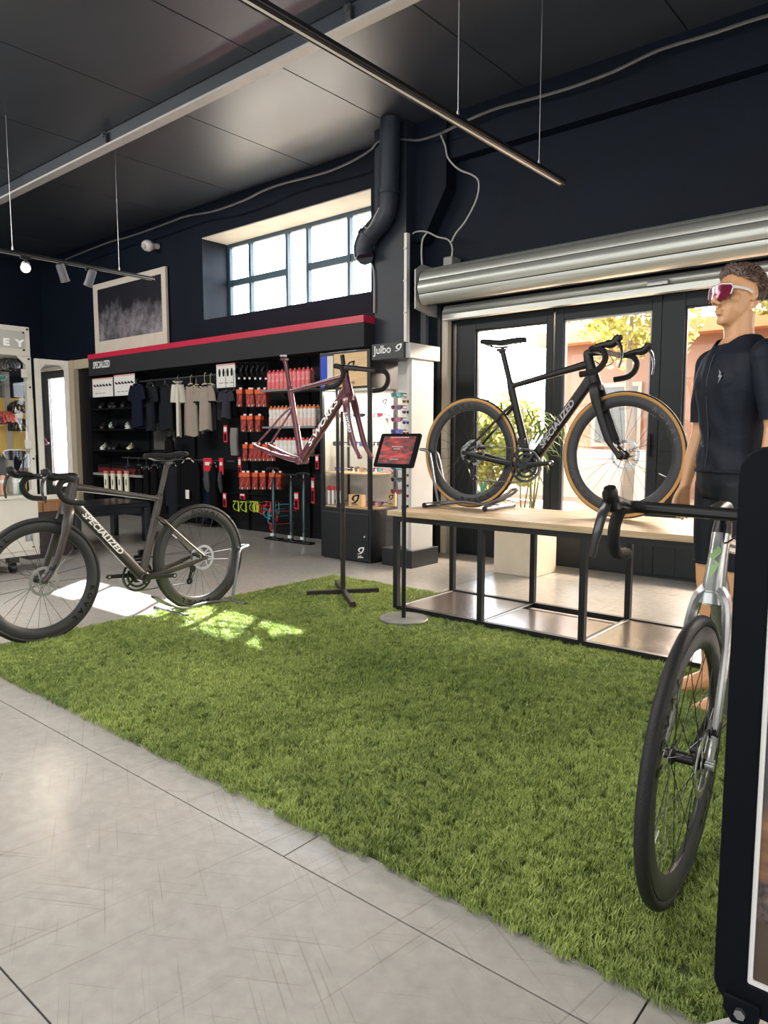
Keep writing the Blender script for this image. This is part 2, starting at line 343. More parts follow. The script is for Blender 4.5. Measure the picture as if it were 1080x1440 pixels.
for k, (a, b, g0, g1) in enumerate(leaves):
    m = MB(); m.box2((a, yd, fz), (g0, yd + .07, DZ1 - .055)); m.box2((g1, yd, fz), (b - .006, yd + .07, DZ1 - .055))
    m.box2((g0, yd, fz), (g1, yd + .07, gz0)); m.box2((g0, yd, gz1), (g1, yd + .07, DZ1 - .055))
    d = struct(m.obj('door_%d' % (k + 1), FRAME_GREY, smooth=False, bevel=.004))
    MB().box2((g0, yd + .03, gz0), (g1, yd + .037, gz1)).obj('glass_pane', GLASS, d, smooth=False)
    fr = MB(); t = .014
    for p, q in (((g0, gz0), (g0 + t, gz1)), ((g1 - t, gz0), (g1, gz1)), ((g0 + t, gz0), (g1 - t, gz0 + t)), ((g0 + t, gz1 - t), (g1 - t, gz1))): fr.box2((p[0], yd + .018, p[1]), (q[0], yd + .05, q[1]))
    fr.obj('glazing_bead', GUNMETAL if k % 2 else FRAME_GREY, d, smooth=False)
    if k in (1, 3): MB().box2((b - .07, yd - .04, .98), (b - .05, yd - .02, 1.16)).box2((b - .075, yd - .03, 1.06), (b - .045, yd, 1.08)).obj('door_handle', BLACK, d)
# roller shutter
SH = mat('galvanised_slat', (.50, .51, .47), .36, .55, var=.1, vscale=3, stretch=(.3, 4, 4))
shx0, shx1 = ony(604, 410, 5.6).x, 2.5; cy, cz, rr = 5.58, 2.50, .182
sh = thing('roller_shutter', 'rolled grey metal roller shutter above the glazed doors', 'shutter', (0, 0, 0))
def slat(a0, a1, rad, bulge=.012):
    pr = []
    for i in range(7):
        t = i / 6; a = a0 + (a1 - a0) * t; r = rad + bulge * math.sin(math.pi * t) ** .7
        pr.append((cy - r * math.cos(a), cz + r * math.sin(a)))
    for i in range(6, -1, -1):
        t = i / 6; a = a0 + (a1 - a0) * t; pr.append((cy - (rad - .012) * math.cos(a), cz + (rad - .012) * math.sin(a)))
    b = MB(); n = len(pr); b.add([(shx0 + .02, y, z) for y, z in pr] + [(shx1, y, z) for y, z in pr], [(i, (i + 1) % n, n + (i + 1) % n, n + i) for i in range(n)] + [tuple(range(n)), tuple(range(n, 2 * n))[::-1]])
    return b.obj('slat', SH, sh)
angs = [-58, -20, 18, 56, 94, 132]
for i in range(5): slat(R(angs[i] + 1.2), R(angs[i + 1] - 1.2), rr)
for i in range(2):
    z1 = 2.36 - i * .072; b = MB(); pr = [(5.70, z1), (5.686, z1 - .02), (5.686, z1 - .05), (5.70, z1 - .07), (5.715, z1 - .07), (5.715, z1)]
    if i == 1: pr = [(5.69, z1), (5.675, z1 - .012), (5.675, z1 - .06), (5.69, z1 - .066), (5.72, z1 - .066), (5.72, z1)]
    n = 6; b.add([(shx0 + .1, y, z) for y, z in pr] + [(shx1, y, z) for y, z in pr], [(j, (j + 1) % n, n + (j + 1) % n, n + j) for j in range(n)] + [tuple(range(n)), tuple(range(n, 2 * n))[::-1]])
    b.obj('slat' if i == 0 else 'bottom_bar', SH, sh)
MB().cyl((shx0, cy, cz), (shx1, cy, cz), .14, 24).obj('roller_drum', FRAME_GREY, sh)
MB().prism([(5.385, 2.31), (5.385, 2.66), (5.48, 2.72), (5.79, 2.72), (5.79, 2.27), (5.60, 2.27)], shx0 - .012, shx0, M=Matrix(((0, 0, 1, 0), (1, 0, 0, 0), (0, 1, 0, 0), (0, 0, 0, 1)))).obj('end_plate', mat('pale_end_plate', (.42, .43, .43), .45, .4), sh)
p = ony(925, 393, 5.66); MB().box((p.x, 5.665, 2.30), (.16, .03, .035)).obj('lock_latch', CHROME, sh, bevel=.005)
# junction box, cables, switch, riser
cab = mat('pale_flex_cable', (.45, .45, .43), .5); cabd = mat('dark_flex_cable', (.2, .2, .2), .4, .6)
def cable(name, pts, Y, r, label, m=cab, k=5, fix=None):
    P = [ony(x, y, Y) for x, y in pts]; o = MB().sweep(catmull(P, k), r, 6).obj(name, m); return tag(o, label, 'cable')
cable('ceiling_cable', [(92, 365), (150, 342), (178, 334), (205, 325), (240, 312), (262, 304), (300, 297), (342, 282), (366, 270), (392, 260), (430, 250), (465, 240), (500, 224), (522, 210), (533, 199), (560, 196), (590, 197), (622, 187)], 5.50, .011, 'bundle of grey cables sagging along top of wall over the high window', cabd)
cable('ceiling_cable', [(622, 187), (660, 168), (700, 152), (745, 140), (800, 124), (860, 102), (910, 78), (940, 66), (1000, 48), (1060, 28), (1130, 8)], 5.56, .013, 'cable bundle clipped along ceiling edge above the roller shutter', cabd)
cable('drop_cable', [(619, 188), (626, 205), (630, 222), (645, 238), (664, 246), (673, 256), (670, 280), (655, 310), (641, 328), (635, 340)], 5.6, .008, 'pale cable dropping in a loop from ceiling to junction box')
cable('loop_cable', [(575, 333), (585, 326), (600, 326), (615, 333), (630, 337), (636, 348), (635, 362)], 5.62, .008, 'pale cable arching from wall trunking to junction box')
cable('loop_cable', [(601, 327), (594, 338), (593, 365), (597, 395), (601, 410), (607, 428)], 5.50, .008, 'pale cable hanging down beside the end of roller shutter')
cable('window_cable', [(505, 310), (512, 318), (518, 320), (528, 302), (533, 292)], 5.30, .006, 'thin cable looped behind the bend of the dark pipe')
cable('window_cable', [(507, 355), (516, 363), (524, 375), (526, 395), (526, 440)], 5.50, .008, 'pale cable running down pillar edge right beside the high window')
pt, pb = ony(572, 328, 5.49), ony(572, 486, 5.49)
ct = thing('cable_trunking', 'narrow white cable trunking running up the pillar', 'trunking', (0, 0, 0))
MB().box2((pt.x - .016, 5.47, pb.z), (pt.x + .016, 5.517, pt.z)).obj('duct', WHITE, ct, smooth=False)
for y in (350, 395, 440): q = ony(572, y, 5.49); MB().box((pt.x, 5.467, q.z), (.038, .008, .012)).obj('clip', GUNMETAL, ct)
q = ony(585, 406, 5.72); sw = thing('wall_switch', 'small white rounded switch box on wall beside shutter', 'switch', (q.x, 5.72, q.z))
MB().box((0, 0, 0), (.055, .05, .13)).obj('switch_body', WHITE, sw, bevel=.012); MB().box((0, -.028, -.01), (.018, .01, .02)).obj('switch_button', RED, sw)
q = ony(634, 370, 5.7); jb = thing('junction_box', 'square grey junction box on wall above end of roller shutter', 'box', (q.x, 5.72, q.z))
MB().box((0, 0, 0), (.1, .15, .1)).obj('box_body', mat('junction_grey', (.3, .3, .29), .5), jb, bevel=.008); MB().cyl((0, 0, .05), (0, 0, .08), .012).obj('cable_gland', GUNMETAL, jb)
q = ony(206, 345, 5.62); ms = thing('motion_sensor', 'round white motion sensor high on dark wall left of window', 'sensor', (q.x, 5.66, q.z))
MB().ball((0, -.02, 0), (.085, .085, .075), 16, 10).obj('sensor_dome', WHITE, ms); MB().cyl((0, .02, 0), (0, .139, .02), .04).obj('bracket', WHITE, ms); MB().ball((.01, -.085, -.02), (.045, .03, .035)).obj('lens', mat('sensor_lens', (.5, .5, .48), .3), ms)
# white ceiling beam
bm_ = MB(); yb = 3.9
bm_.box2((XL, yb - .030, ZC - .13), (XR, yb + .030, ZC - .013)); 
bmo = thing('ceiling_beam', 'long pale grey steel beam crossing under the ceiling', 'beam', (0, 0, 0))
BEAMM = mat('pale_painted_beam', (.52, .52, .50), .5, var=.06)
bm_.obj('beam_web', CEILP, bmo, smooth=False)  # web takes the dark ceiling colour for its shaded side
MB().box2((XL, yb - .05, ZC - .15), (XR, yb + .05, ZC - .131)).obj('beam_flange', BEAMM, bmo, smooth=False)
for x in (-9.3, -6.75, -3.55, -.5): MB().box((x, yb - .06, ZC - .08), (.05, .02, .1)).cyl((x, yb - .09, ZC - .06), (x, yb - .065, ZC - .06), .02).obj('beam_bracket', GUNMETAL, bmo)
# hanging light tracks
def track(x, y0, y1, z, wires, label, hi):
    t = thing('light_track', label, 'light track', (x, (y0 + y1) / 2, z))
    L = y1 - y0; MB().box((0, 0, 0), (.05, L, .034)).obj('rail', BLACK, t, smooth=False, bevel=.003)
    MB().box((.0, 0, -.0175), (.014, L - .04, .003)).obj('rail_slot', WHITE, t, smooth=False)
    MB().box((.0265, 0, -.008), (.003, L, .006)).obj('rail_edge', GUNMETAL, t, smooth=False)
    for yw_ in wires:
        yy_ = yw_ - (y0 + y1) / 2
        MB().cyl((0, yy_, .018), (0, yy_, ZC - .013 - z), .0028, 6).obj('suspension_wire', CHROME, t)
        MB().cyl((0, yy_, .017), (0, yy_, .05), .008, 8).obj('wire_gripper', CHROME, t)
    for e in (-L / 2, L / 2): MB().box((0, e, 0), (.054, .012, .038)).obj('end_cap', BLACK, t)
    return t
track(-2.36, 1.2, 4.67, 2.85, (2.0, 3.43, 4.35), 'black light track hanging on wires overhead without lamps', 1)
track(-7.14, 2.2, 4.57, 2.85, (3.09, 4.17), 'black light track hanging on wires at left with three spotlights', 1)
def spot(px, py, aim, label, on):
    p = onx(px, py, -7.14); s = thing('track_spotlight', label, 'spotlight', (p.x, p.y, 2.832))
    MB().cyl((0, 0, -.001), (0, 0, -.05), .013).box((0, 0, -.012), (.03, .09, .02)).obj('mount', BLACK, s)
    a = Vector(aim).normalized(); c = Vector((0, 0, -.09)); body = MB()
    M_ = a.to_track_quat('Z', 'Y').to_matrix().to_4x4()
    body.lathe([(.02, -.09), (.038, -.085), (.042, -.06), (.042, .05), (.046, .075), (.046, .085), (.04, .086), (.038, .07)], 20, c, M_)
    body.obj('lamp_body', WHITE if on else (mat('matt_grey_lamp', (.12, .125, .135), .45)), s)
    MB().lathe([(.001, .068), (.037, .068), (.037, .072), (.001, .072)], 20, c, M_).obj('lamp_lens', mat('lit_lamp_glass', (1, .83, .58), .3, emit=25) if on else CHROME, s)
    if on:
        l = bpy.data.lights.new('spot_lamp', 'SPOT'); l.energy = 14; l.spot_size = R(75); l.color = (1, .85, .65); l.shadow_soft_size = .03
        o = bpy.data.objects.new('spot_lamp', l); C.objects.link(o); o.parent = s; o.location = c + a * .1; o.rotation_euler = a.to_track_quat('-Z', 'Y').to_euler()
spot(36, 372, (.75, -.35, -.32), 'glowing warm spotlight at left end of the left light track', True)
spot(88, 380, (-.1, .35, -.9), 'grey unlit spotlight in the middle of left light track', False)
spot(127, 388, (-.45, -.1, -.85), 'unlit dark spotlight nearest the framed poster on left light track', False)
# framed poster
q0, q1 = ony(131, 400, 5.75), ony(236, 482, 5.75); px0, px1, pz0, pz1 = q0.x, q1.x, 2.40, 3.42
po = thing('framed_poster', 'cream framed poster of dark rocks standing on the red-edged header', 'poster', ((px0 + px1) / 2, 5.76, pz0))
W_, H_ = px1 - px0, pz1 - pz0
MB().box((0, 0, H_ / 2), (W_, .04, H_)).obj('mount_board', mat('cream_mount', (.72, .66, .56), .6), po, smooth=False, bevel=.004)
def rock_print():
    m = bpy.data.materials.new('rock_photo_print'); m.use_nodes = True; nt = m.node_tree; b = nt.nodes['Principled BSDF']
    tc = nt.nodes.new('ShaderNodeTexCoord'); n = nt.nodes.new('ShaderNodeTexNoise'); n.inputs['Scale'].default_value = 7; n.inputs['Detail'].default_value = 9; n.inputs['Roughness'].default_value = .72
    v = nt.nodes.new('ShaderNodeTexNoise'); v.inputs['Scale'].default_value = 2.2; v.inputs['Detail'].default_value = 3; mp = nt.nodes.new('ShaderNodeMapping'); mp.inputs['Scale'].default_value = (1.1, 1, 1.0)
    nt.links.new(tc.outputs['Object'], mp.inputs[0]); nt.links.new(mp.outputs[0], v.inputs['Vector']); nt.links.new(mp.outputs[0], n.inputs['Vector'])
    ml = nt.nodes.new('ShaderNodeMath'); ml.operation = 'MULTIPLY'; nt.links.new(v.outputs['Fac'], ml.inputs[0]); nt.links.new(n.outputs['Fac'], ml.inputs[1])
    sx = nt.nodes.new('ShaderNodeSeparateXYZ'); nt.links.new(tc.outputs['Object'], sx.inputs[0]); mr = nt.nodes.new('ShaderNodeMapRange'); mr.inputs[1].default_value = .3; mr.inputs[2].default_value = .85; mr.inputs[3].default_value = 1.9; mr.inputs[4].default_value = .5
    nt.links.new(sx.outputs['Z'], mr.inputs[0]); m2 = nt.nodes.new('ShaderNodeMath'); m2.operation = 'MULTIPLY'; nt.links.new(ml.outputs[0], m2.inputs[0]); nt.links.new(mr.outputs[0], m2.inputs[1])
    r = nt.nodes.new('ShaderNodeValToRGB'); r.color_ramp.elements[0].position = .22; r.color_ramp.elements[1].position = .62; r.color_ramp.elements[0].color = (.012, .012, .02, 1); r.color_ramp.elements[1].color = (.32, .3, .33, 1)
    nt.links.new(m2.outputs[0], r.inputs[0]); nt.links.new(r.outputs[0], b.inputs['Base Color']); b.inputs['Roughness'].default_value = .5
    return m
MB().box((.02, -.022, H_ / 2 + .04), (W_ - .24, .004, H_ - .26)).obj('print', rock_print(), po, smooth=False)
# left doorway casing (cream); a black panel stands for the dark interior
a0, a1 = ony(97, 600, 5.72).x, ony(110, 600, 5.72).x
struct(MB().box2((a0, 5.68, 0), (a1, YW - .001, 2.34)).box2((a1, 5.70, 2.2), (-10.3, YW - .001, 2.34)).obj('trim_8', mat('cream_door_casing', (.55, .47, .34), .5), smooth=False))
struct(MB().box2((a1, 5.76, 0), (-10.4, YW - .001, 2.2)).obj('door_6', BLACK, smooth=False))
# ================================================================ GRASS RUG
GX0, GX1, GY0, GY1 = -4.05, 1.6, 1.37, 4.17
def grass_mat(name, dark, light):
    m = bpy.data.materials.new(name); m.use_nodes = True; nt = m.node_tree; b = nt.nodes['Principled BSDF']; N = nt.nodes.new; L = nt.links.new
    geo = N('ShaderNodeNewGeometry'); n = N('ShaderNodeTexNoise'); n.inputs['Scale'].default_value = 1.6; n.inputs['Detail'].default_value = 6; L(geo.outputs['Position'], n.inputs['Vector'])
    oi = N('ShaderNodeObjectInfo'); ad = N('ShaderNodeMath'); ad.operation = 'MULTIPLY_ADD'; ad.inputs[1].default_value = .35; L(oi.outputs['Random'], ad.inputs[0]); L(n.outputs['Fac'], ad.inputs[2])
    r = N('ShaderNodeValToRGB'); r.color_ramp.elements[0].position = .42; r.color_ramp.elements[1].position = .88; r.color_ramp.elements[0].color = (*dark, 1); r.color_ramp.elements[1].color = (*light, 1); L(ad.outputs[0], r.inputs[0])
    L(r.outputs[0], b.inputs['Base Color']); b.inputs['Roughness'].default_value = .5; b.inputs['Specular IOR Level'].default_value = .3
    return m
GR = grass_mat('turf_blade', (.13, .20, .045), (.40, .48, .13))
GRD = mat('turf_backing', (.035, .055, .014), .9)
rug = thing('grass_rug', 'large green artificial grass rug on the concrete floor', 'rug', (0, 0, 0))
def rug_edge(n0=60):
    rnd = random.Random(3); P = []
    seg = [((GX0, GY0 + .02), (GX1, GY0 + .02)), ((GX1, GY0 + .02), (GX1, 3.58)), ((GX1, 3.58), (-2.90, 3.58)), ((-2.90, 3.58), (-2.90, GY1)), ((-2.90, GY1), (GX0 - .02, GY1)), ((GX0 - .02, GY1), (GX0, GY0 + .02))]
    for a, b in seg:
        for i in range(n0): t = i / n0; P.append((a[0] + (b[0] - a[0]) * t + rnd.uniform(-.004, .004), a[1] + (b[1] - a[1]) * t + rnd.uniform(-.004, .004)))
    return P
MB().prism(rug_edge(), .0005, .008).obj('backing', GRD, rug, smooth=False)
# tufts: a few meshes of bent blades, spread over the rug as one mass
def tuft(seed, blades=30, rad=.017):
    rnd = random.Random(seed); b = MB()
    for i in range(blades):
        a = rnd.uniform(0, 6.28); r = rad * math.sqrt(rnd.random()); x, y = r * math.cos(a), r * math.sin(a)
        h = rnd.uniform(.012, .023); w_ = rnd.uniform(.0006, .0010); d = rnd.uniform(0, 6.28); ln = rnd.uniform(.15, .95) * h
        dx, dy = math.cos(d), math.sin(d); nx, ny = -dy * w_, dx * w_
        p0 = (x, y); p1 = (x + dx * ln * .3, y + dy * ln * .3); p2 = (x + dx * ln, y + dy * ln)
        b.add([(p0[0] - nx, p0[1] - ny, 0), (p0[0] + nx, p0[1] + ny, 0), (p1[0] + nx, p1[1] + ny, h * .6), (p1[0] - nx, p1[1] - ny, h * .6), (p2[0], p2[1], h)], [(0, 1, 2, 3), (3, 2, 4)])
    return b
NT = 5; src = []
for k in range(NT):
    o = bpy.data.objects.new('grass_tuft_source', tuft(k).mesh('tuft', GR, smooth=False)); src.append(o)
tc_ = bpy.data.collections.new('tufts')
for o in src: tc_.objects.link(o)
npt = 62000
rng = np.random.default_rng(5)
xy = np.stack([rng.uniform(GX0 + .012, GX1 - .012, npt), rng.uniform(GY0 - .004, GY1 - .012, npt)], 1)
# keep what the picture can show, thin out what it never does
keep = (xy[:, 0] < .35) & ~((xy[:, 0] > -2.91) & (xy[:, 1] > 3.565)) & (np.hypot(xy[:, 0] + 2.705, xy[:, 1] - 3.40) > .152)
xy = xy[keep]
pm = bpy.data.meshes.new('turf_points'); pm.vertices.add(len(xy)); pm.vertices.foreach_set('co', np.concatenate([xy, np.full((len(xy), 1), .008)], 1).ravel())
po_ = link('grass_blades', pm, rug); po_['kind'] = 'stuff'
ng = bpy.data.node_groups.new('turf', 'GeometryNodeTree'); ng.interface.new_socket('Geometry', in_out='INPUT', socket_type='NodeSocketGeometry'); ng.interface.new_socket('Geometry', in_out='OUTPUT', socket_type='NodeSocketGeometry')
gi = ng.nodes.new('NodeGroupInput'); go = ng.nodes.new('NodeGroupOutput'); ip = ng.nodes.new('GeometryNodeInstanceOnPoints'); ci = ng.nodes.new('GeometryNodeCollectionInfo')
ci.inputs['Collection'].default_value = tc_; ci.inputs['Separate Children'].default_value = True; ci.inputs['Reset Children'].default_value = True
ip.inputs['Pick Instance'].default_value = True
rr1 = ng.nodes.new('FunctionNodeRandomValue'); rr1.data_type = 'FLOAT_VECTOR'; rr1.inputs[0].default_value = (-.14, -.14, 0); rr1.inputs[1].default_value = (.14, .14, 6.283)
rr2 = ng.nodes.new('FunctionNodeRandomValue'); rr2.data_type = 'FLOAT'; rr2.inputs[2].default_value = .75; rr2.inputs[3].default_value = 1.2
e2r = ng.nodes.new('FunctionNodeEulerToRotation')
ng.links.new(gi.outputs[0], ip.inputs['Points']); ng.links.new(ci.outputs[0], ip.inputs['Instance']); ng.links.new(rr1.outputs[0], e2r.inputs[0]); ng.links.new(e2r.outputs[0], ip.inputs['Rotation']); ng.links.new(rr2.outputs[1], ip.inputs['Scale']); ng.links.new(ip.outputs[0], go.inputs[0])
md = po_.modifiers.new('turf', 'NODES'); md.node_group = ng
# ================================================================ BIKES
BIKE_MESH = {}
AX, AZ, WB = 0.0, .338, .985
def wheel(parent, x, front, m_tyre, m_side, m_rim, steer_parent=None, rotor_y=.052, name='wheel', text_m=None, cassette=False):
    c = (x, 0, AZ)
    def part(key, fn, m, nm, par, sm=True):
        k = (key, m.name)
        if k not in BIKE_MESH: BIKE_MESH[k] = fn().mesh(nm, m, sm)
        o = link(nm, BIKE_MESH[k], par); return o
    depth = .052
    rim_prof = [(.312, .0125), (.300, .0145), (.285, .0145), (.268, .010), (.258, .004), (.257, 0), (.258, -.004), (.268, -.010), (.285, -.0145), (.300, -.0145), (.312, -.0125)]
    w_ = part('rim', lambda: MB().ring(rim_prof, 72), m_rim, name, parent); w_.location = c
    def tyre():
        pr = [(.323 + .0148 * math.cos(a), .0148 * math.sin(a)) for a in [2 * math.pi * i / 14 for i in range(14)]]
        return MB().ring(pr, 72)
    part('tyre', tyre, m_tyre, 'tyre', w_)
    if m_side:
        def side():
            b = MB()
            for s in (-1, 1):
                pr = [(.323 + .0151 * math.cos(a), s * .0153 * math.sin(a)) for a in [R(q) for q in (62, 80, 100, 120, 142)]]
                pr += [(r - .001, y - s * .002) for r, y in pr[::-1]]
                b.ring(pr if s > 0 else pr[::-1], 72)
            return b
        part('side', side, m_side, 'tan_sidewall', w_)
    def spokes():
        b = MB(); n = 24
        for i in range(n):
            a = 2 * math.pi * i / n; s = 1 if i % 2 else -1; d = 1 if (i // 2) % 2 else -1; ha = a + d * R(72)
            b.cyl((.021 * math.cos(ha), s * .028, .021 * math.sin(ha)), (.262 * math.cos(a), s * .003, .262 * math.sin(a)), .0011, 4)
        return b
    o = part('spokes', spokes, mat('dark_steel_spoke', (.05, .05, .05), .35, .8), 'spokes', w_); o['kind'] = 'stuff'
    def hub():
        b = MB(); Mr = Matrix.Rotation(R(-90), 4, 'X')
        b.lathe([(.008, -.058), (.012, -.05), (.012, -.036), (.024, -.032), (.024, -.027), (.014, -.02), (.013, .02), (.024, .027), (.024, .032), (.012, .036), (.012, .05), (.008, .058)], 20, M=Mr); return b
    part('hub', hub, BLACKP, 'hub', w_)
    def rotor():
        b = MB(); prof = [(.0795, .0009), (.064, .0009), (.064, -.0009), (.0795, -.0009)]; b.ring(prof, 48)
        b.ring([(.026, .0009), (.014, .0009), (.014, -.0009), (.026, -.0009)], 24)
        for i in range(6):
            a = 2 * math.pi * i / 6; b.sweep([(.022 * math.cos(a), 0, .022 * math.sin(a)), (.045 * math.cos(a + .35), 0, .045 * math.sin(a + .35)), (.067 * math.cos(a + .45), 0, .067 * math.sin(a + .45))], [(.001, .0055)] * 3, 4, ref=(0, 1, 0))
        b.v = [(p[0], p[1] + rotor_y - .012, p[2]) for p in b.v]; return b
    part('rotor', rotor, CHROME, 'brake_rotor', w_)
    part('valve', lambda: MB().cyl((.257, 0, 0), (.215, 0, 0), .0028, 6), CHROME, 'valve_stem', w_)
    if cassette:
        def cas():
            b = MB()
            for i in range(11):
                r0 = .024 + .0030 * i; y = -.049 + .0028 * i; n = 24 + 0 * i
                pr = [(r0, y - .0008), (r0, y + .0008), (.014, y + .0008), (.014, y - .0008)]; b.ring(pr, 28)
                for k in range(20 + i): a = 2 * math.pi * k / (20 + i); b.box((r0 * math.cos(a), y, r0 * math.sin(a)), (.003, .0015, .003))
            return b
        part('cassette', cas, mat('cassette_steel', (.35, .35, .35), .3, 1), 'cassette', w_)
    if text_m:
        for s in (1, -1):
            for base in (60, 240):
                word = 'ROVAL'
                for i, chh in enumerate(word):
                    a = R(base + s * 9.5 * (i - 2)); rr_ = .279
                    up = Vector((math.cos(a), 0, math.sin(a))); out = Vector((0, s, 0)); xd = up.cross(out)
                    o_ = Vector((math.cos(a) * rr_, s * .0150, math.sin(a) * rr_))
                    text('rim_lettering', chh, .036, text_m, w_, basis(xd, up, o_), ext=.0004, off=.001, xs=1.2, align='CENTER')
    return w_
def bike(name, label, loc, rot, sc, paint, decal='SPECIALIZED', decal_m=LETTER, group='road bikes on show', tan=None, rimtext=DARKLET, full=True, stack=0, accents=None, fork_text=None, wb=.985, tyre=RUBBER, crank_ang=0, bar='aero', paint2=None, hood=BLACKP):
    t = thing(name, label, 'bicycle', loc, 0, group, rot=rot, scale=sc)
    WB = wb; Y = (0, 1, 0); s2 = lambda a, b, k: tuple(a[i] + (b[i] - a[i]) * k for i in range(3))
    bb = V(.412, 0, .272); st_d = V(-.280, 0, .960); sT = bb + st_d * .50; A = V(WB - .047, 0, AZ); hd = V(-.292, 0, .9564)
    crown = A + hd * .385; htop = A + hd * .535; rax = V(0, 0, AZ); fax = V(WB, 0, AZ)
    paint2 = paint2 or paint
    f = MB()
    f.sweep([crown - hd * .005, crown + hd * .05, crown + hd * .10, htop], [(.027, .037), (.024, .034), (.022, .030), (.022, .027)], 14, Y, 2.3)
    # down tube, top tube, seat tube
    d0 = bb + V(.01, 0, .012); d1 = crown + hd * .045 + V(-.012, 0, 0)
    f.sweep([d0, d0 + (d1 - d0) * .1, d0 + (d1 - d0) * .5, d0 + (d1 - d0) * .9, d1], [(.030, .030), (.029, .030), (.024, .030), (.023, .030), (.021, .034)], 14, Y, 3.2)
    t0 = htop - hd * .022; t1 = bb + st_d * .475
    f.sweep([t0, t0 + (t1 - t0) * .12, t0 + (t1 - t0) * .5, t0 + (t1 - t0) * .93, t1], [(.019, .024), (.018, .021), (.0165, .0165), (.014, .015), (.0135, .022)], 12, Y, 2.6)
    f.sweep([bb, bb + st_d * .12, bb + st_d * .3, bb + st_d * .46, sT], [(.024, .024), (.0165, .024), (.014, .024), (.0145, .024), (.0135, .019)], 12, Y, 2.6)
    # bottom bracket shell
    f.lathe([(.026, -.043), (.030, -.040), (.030, .040), (.026, .043)], 20, bb, Matrix.Rotation(R(-90), 4, 'X'))
    for s in (1, -1):
        f.sweep(catmull([bb + V(-.01, s * .03, -.004), bb + V(-.07, s * .038, .002), V(.19, s * .052, .296), V(.05, s * .064, .327), V(-.004, s * .066, AZ)], 3), [(.008, .018)] * 5 + [(.007, .014)] * 4 + [(.006, .011)] * 4, 8, Y)
        ss = bb + st_d * .365
        f.sweep(catmull([ss + V(.0, s * .009, .0), ss + V(-.05, s * .026, -.035), V(.12, s * .045, .452), V(.012, s * .062, .352)], 3), [(.006, .010)] * 4 + [(.0055, .0075)] * 6, 8, Y)
        f.cyl((0, s * .058, AZ), (0, s * .072, AZ), .014, 12)
    f.sweep([bb + st_d * .375 + V(-.004, -.012, 0), bb + st_d * .375 + V(-.004, .012, 0)], [(.012, .010)] * 2, 8)
    f.obj('frame', paint, t)
    # seatpost
    pt_ = bb + st_d * .682
    MB().sweep([bb + st_d * .49, bb + st_d * .60, pt_, pt_ + V(-.012, 0, .012)], [(.0115, .0165)] * 3 + [(.013, .018)], 12, Y, 2.4).box(tuple(pt_ + V(-.01, 0, .016)), (.05, .03, .014)).obj('seatpost', paint2, t)
    MB().sweep([sT + V(.002, 0, -.008), sT + st_d * .006], [(.0145, .020)] * 2, 12, Y).obj('seat_collar', BLACKP, t)
    # saddle
    if full:
        sp = pt_ + V(-.005, 0, .03); sd_ = MB(); prof = [(.155, .014, .0), (.148, .019, .004), (.11, .022, .006), (.06, .026, .004), (.0, .040, .000), (-.05, .060, .004), (-.085, .070, .010), (-.112, .066, .013), (-.12, .050, .012)]
        vs = []; n = 14
        for (x, wy, dz) in prof:
            for k in range(n):
                a = math.pi * (-.12 + 1.24 * k / (n - 1)); yy_ = wy * math.cos(a); zz = (.026 if math.sin(a) > 0 else .062) * math.sin(a)
                if abs(yy_) < .3 * wy and zz > 0: zz -= .005
                vs.append(sp + V(x, yy_, dz + .028 + zz * .62))
            vs += []
        m_ = len(prof); fs = []
        for i in range(m_ - 1):
            for k in range(n): l = (k + 1) % n; fs.append((i * n + k, i * n + l, (i + 1) * n + l, (i + 1) * n + k))
        fs.append(tuple(range(n))[::-1]); fs.append(tuple((m_ - 1) * n + k for k in range(n)))
        sd_.add(vs, fs); so = sd_.obj('saddle', mat('saddle_cover', (.009, .009, .01), .6, spec=.25), t)
        rl = MB()
        for s in (1, -1): rl.sweep(catmull([sp + V(.13, s * .008, .024), sp + V(.07, s * .02, .004), sp + V(-.04, s * .022, .003), sp + V(-.10, s * .03, .024)], 4), .0035, 6)
        rl.obj('saddle_rails', GUNMETAL, so)
    # fork and cockpit: turned together about the head
    fk = MB(); P0 = crown
    fk.sweep([crown + hd * .0, crown - hd * .03], [(.027, .037), (.036, .030)], 14, Y, 2.4)
    for s in (1, -1):
        fk.sweep(catmull([crown + V(.0, s * .012, .004), crown - hd * .028 + V(0, s * .036, 0), crown - hd * .13 + V(.0, s * .046, 0), crown - hd * .30 + V(.012, s * .050, 0), fax + V(-.004, s * .052, .004)], 3), [(.020, .034), (.019, .034), (.016, .032)] + [(.0125, .029)] * 3 + [(.009, .021)] * 4 + [(.008, .013)] * 3, 10, Y, 2.3)
        fk.cyl((WB, s * .045, AZ), (WB, s * .063, AZ), .013, 12)
    fo = fk.obj('fork', paint, t)
    # headset + stem + bar
    MB().sweep([htop - hd * .002, htop + hd * .012, htop + hd * .03], [(.023, .030), (.022, .028), (.020, .024)], 12, Y).obj('headset_spacer', BLACKP, t)
    MB().sweep([htop, htop + hd * (.03 + stack)], .0175, 14).obj('steerer_spacer', BLACKP, t); htop = htop + hd * stack; cl = htop + hd * .032 + V(.105, 0, .002)
    sm_ = MB().sweep(catmull([htop + hd * .012, htop + hd * .034, htop + hd * .037 + V(.03, 0, .002), cl], 3), [(.020, .022)] * 4 + [(.019, .019)] * 5 + [(.022, .017)], 12, Y, 2.6)
    sm_.obj('stem', BLACKP, t)
    hb = MB(); hw = .205
    top = [cl + V(-.004, y, 0) for y in (-.16, -.09, -.03, .03, .09, .16)]
    hb.sweep(top, [(.0165, .0145)] + [(.017, .0155)] * 4 + [(.0165, .0145)], 10, (1, 0, 0))
    hbo = hb.obj('handlebar', BLACKP, t)
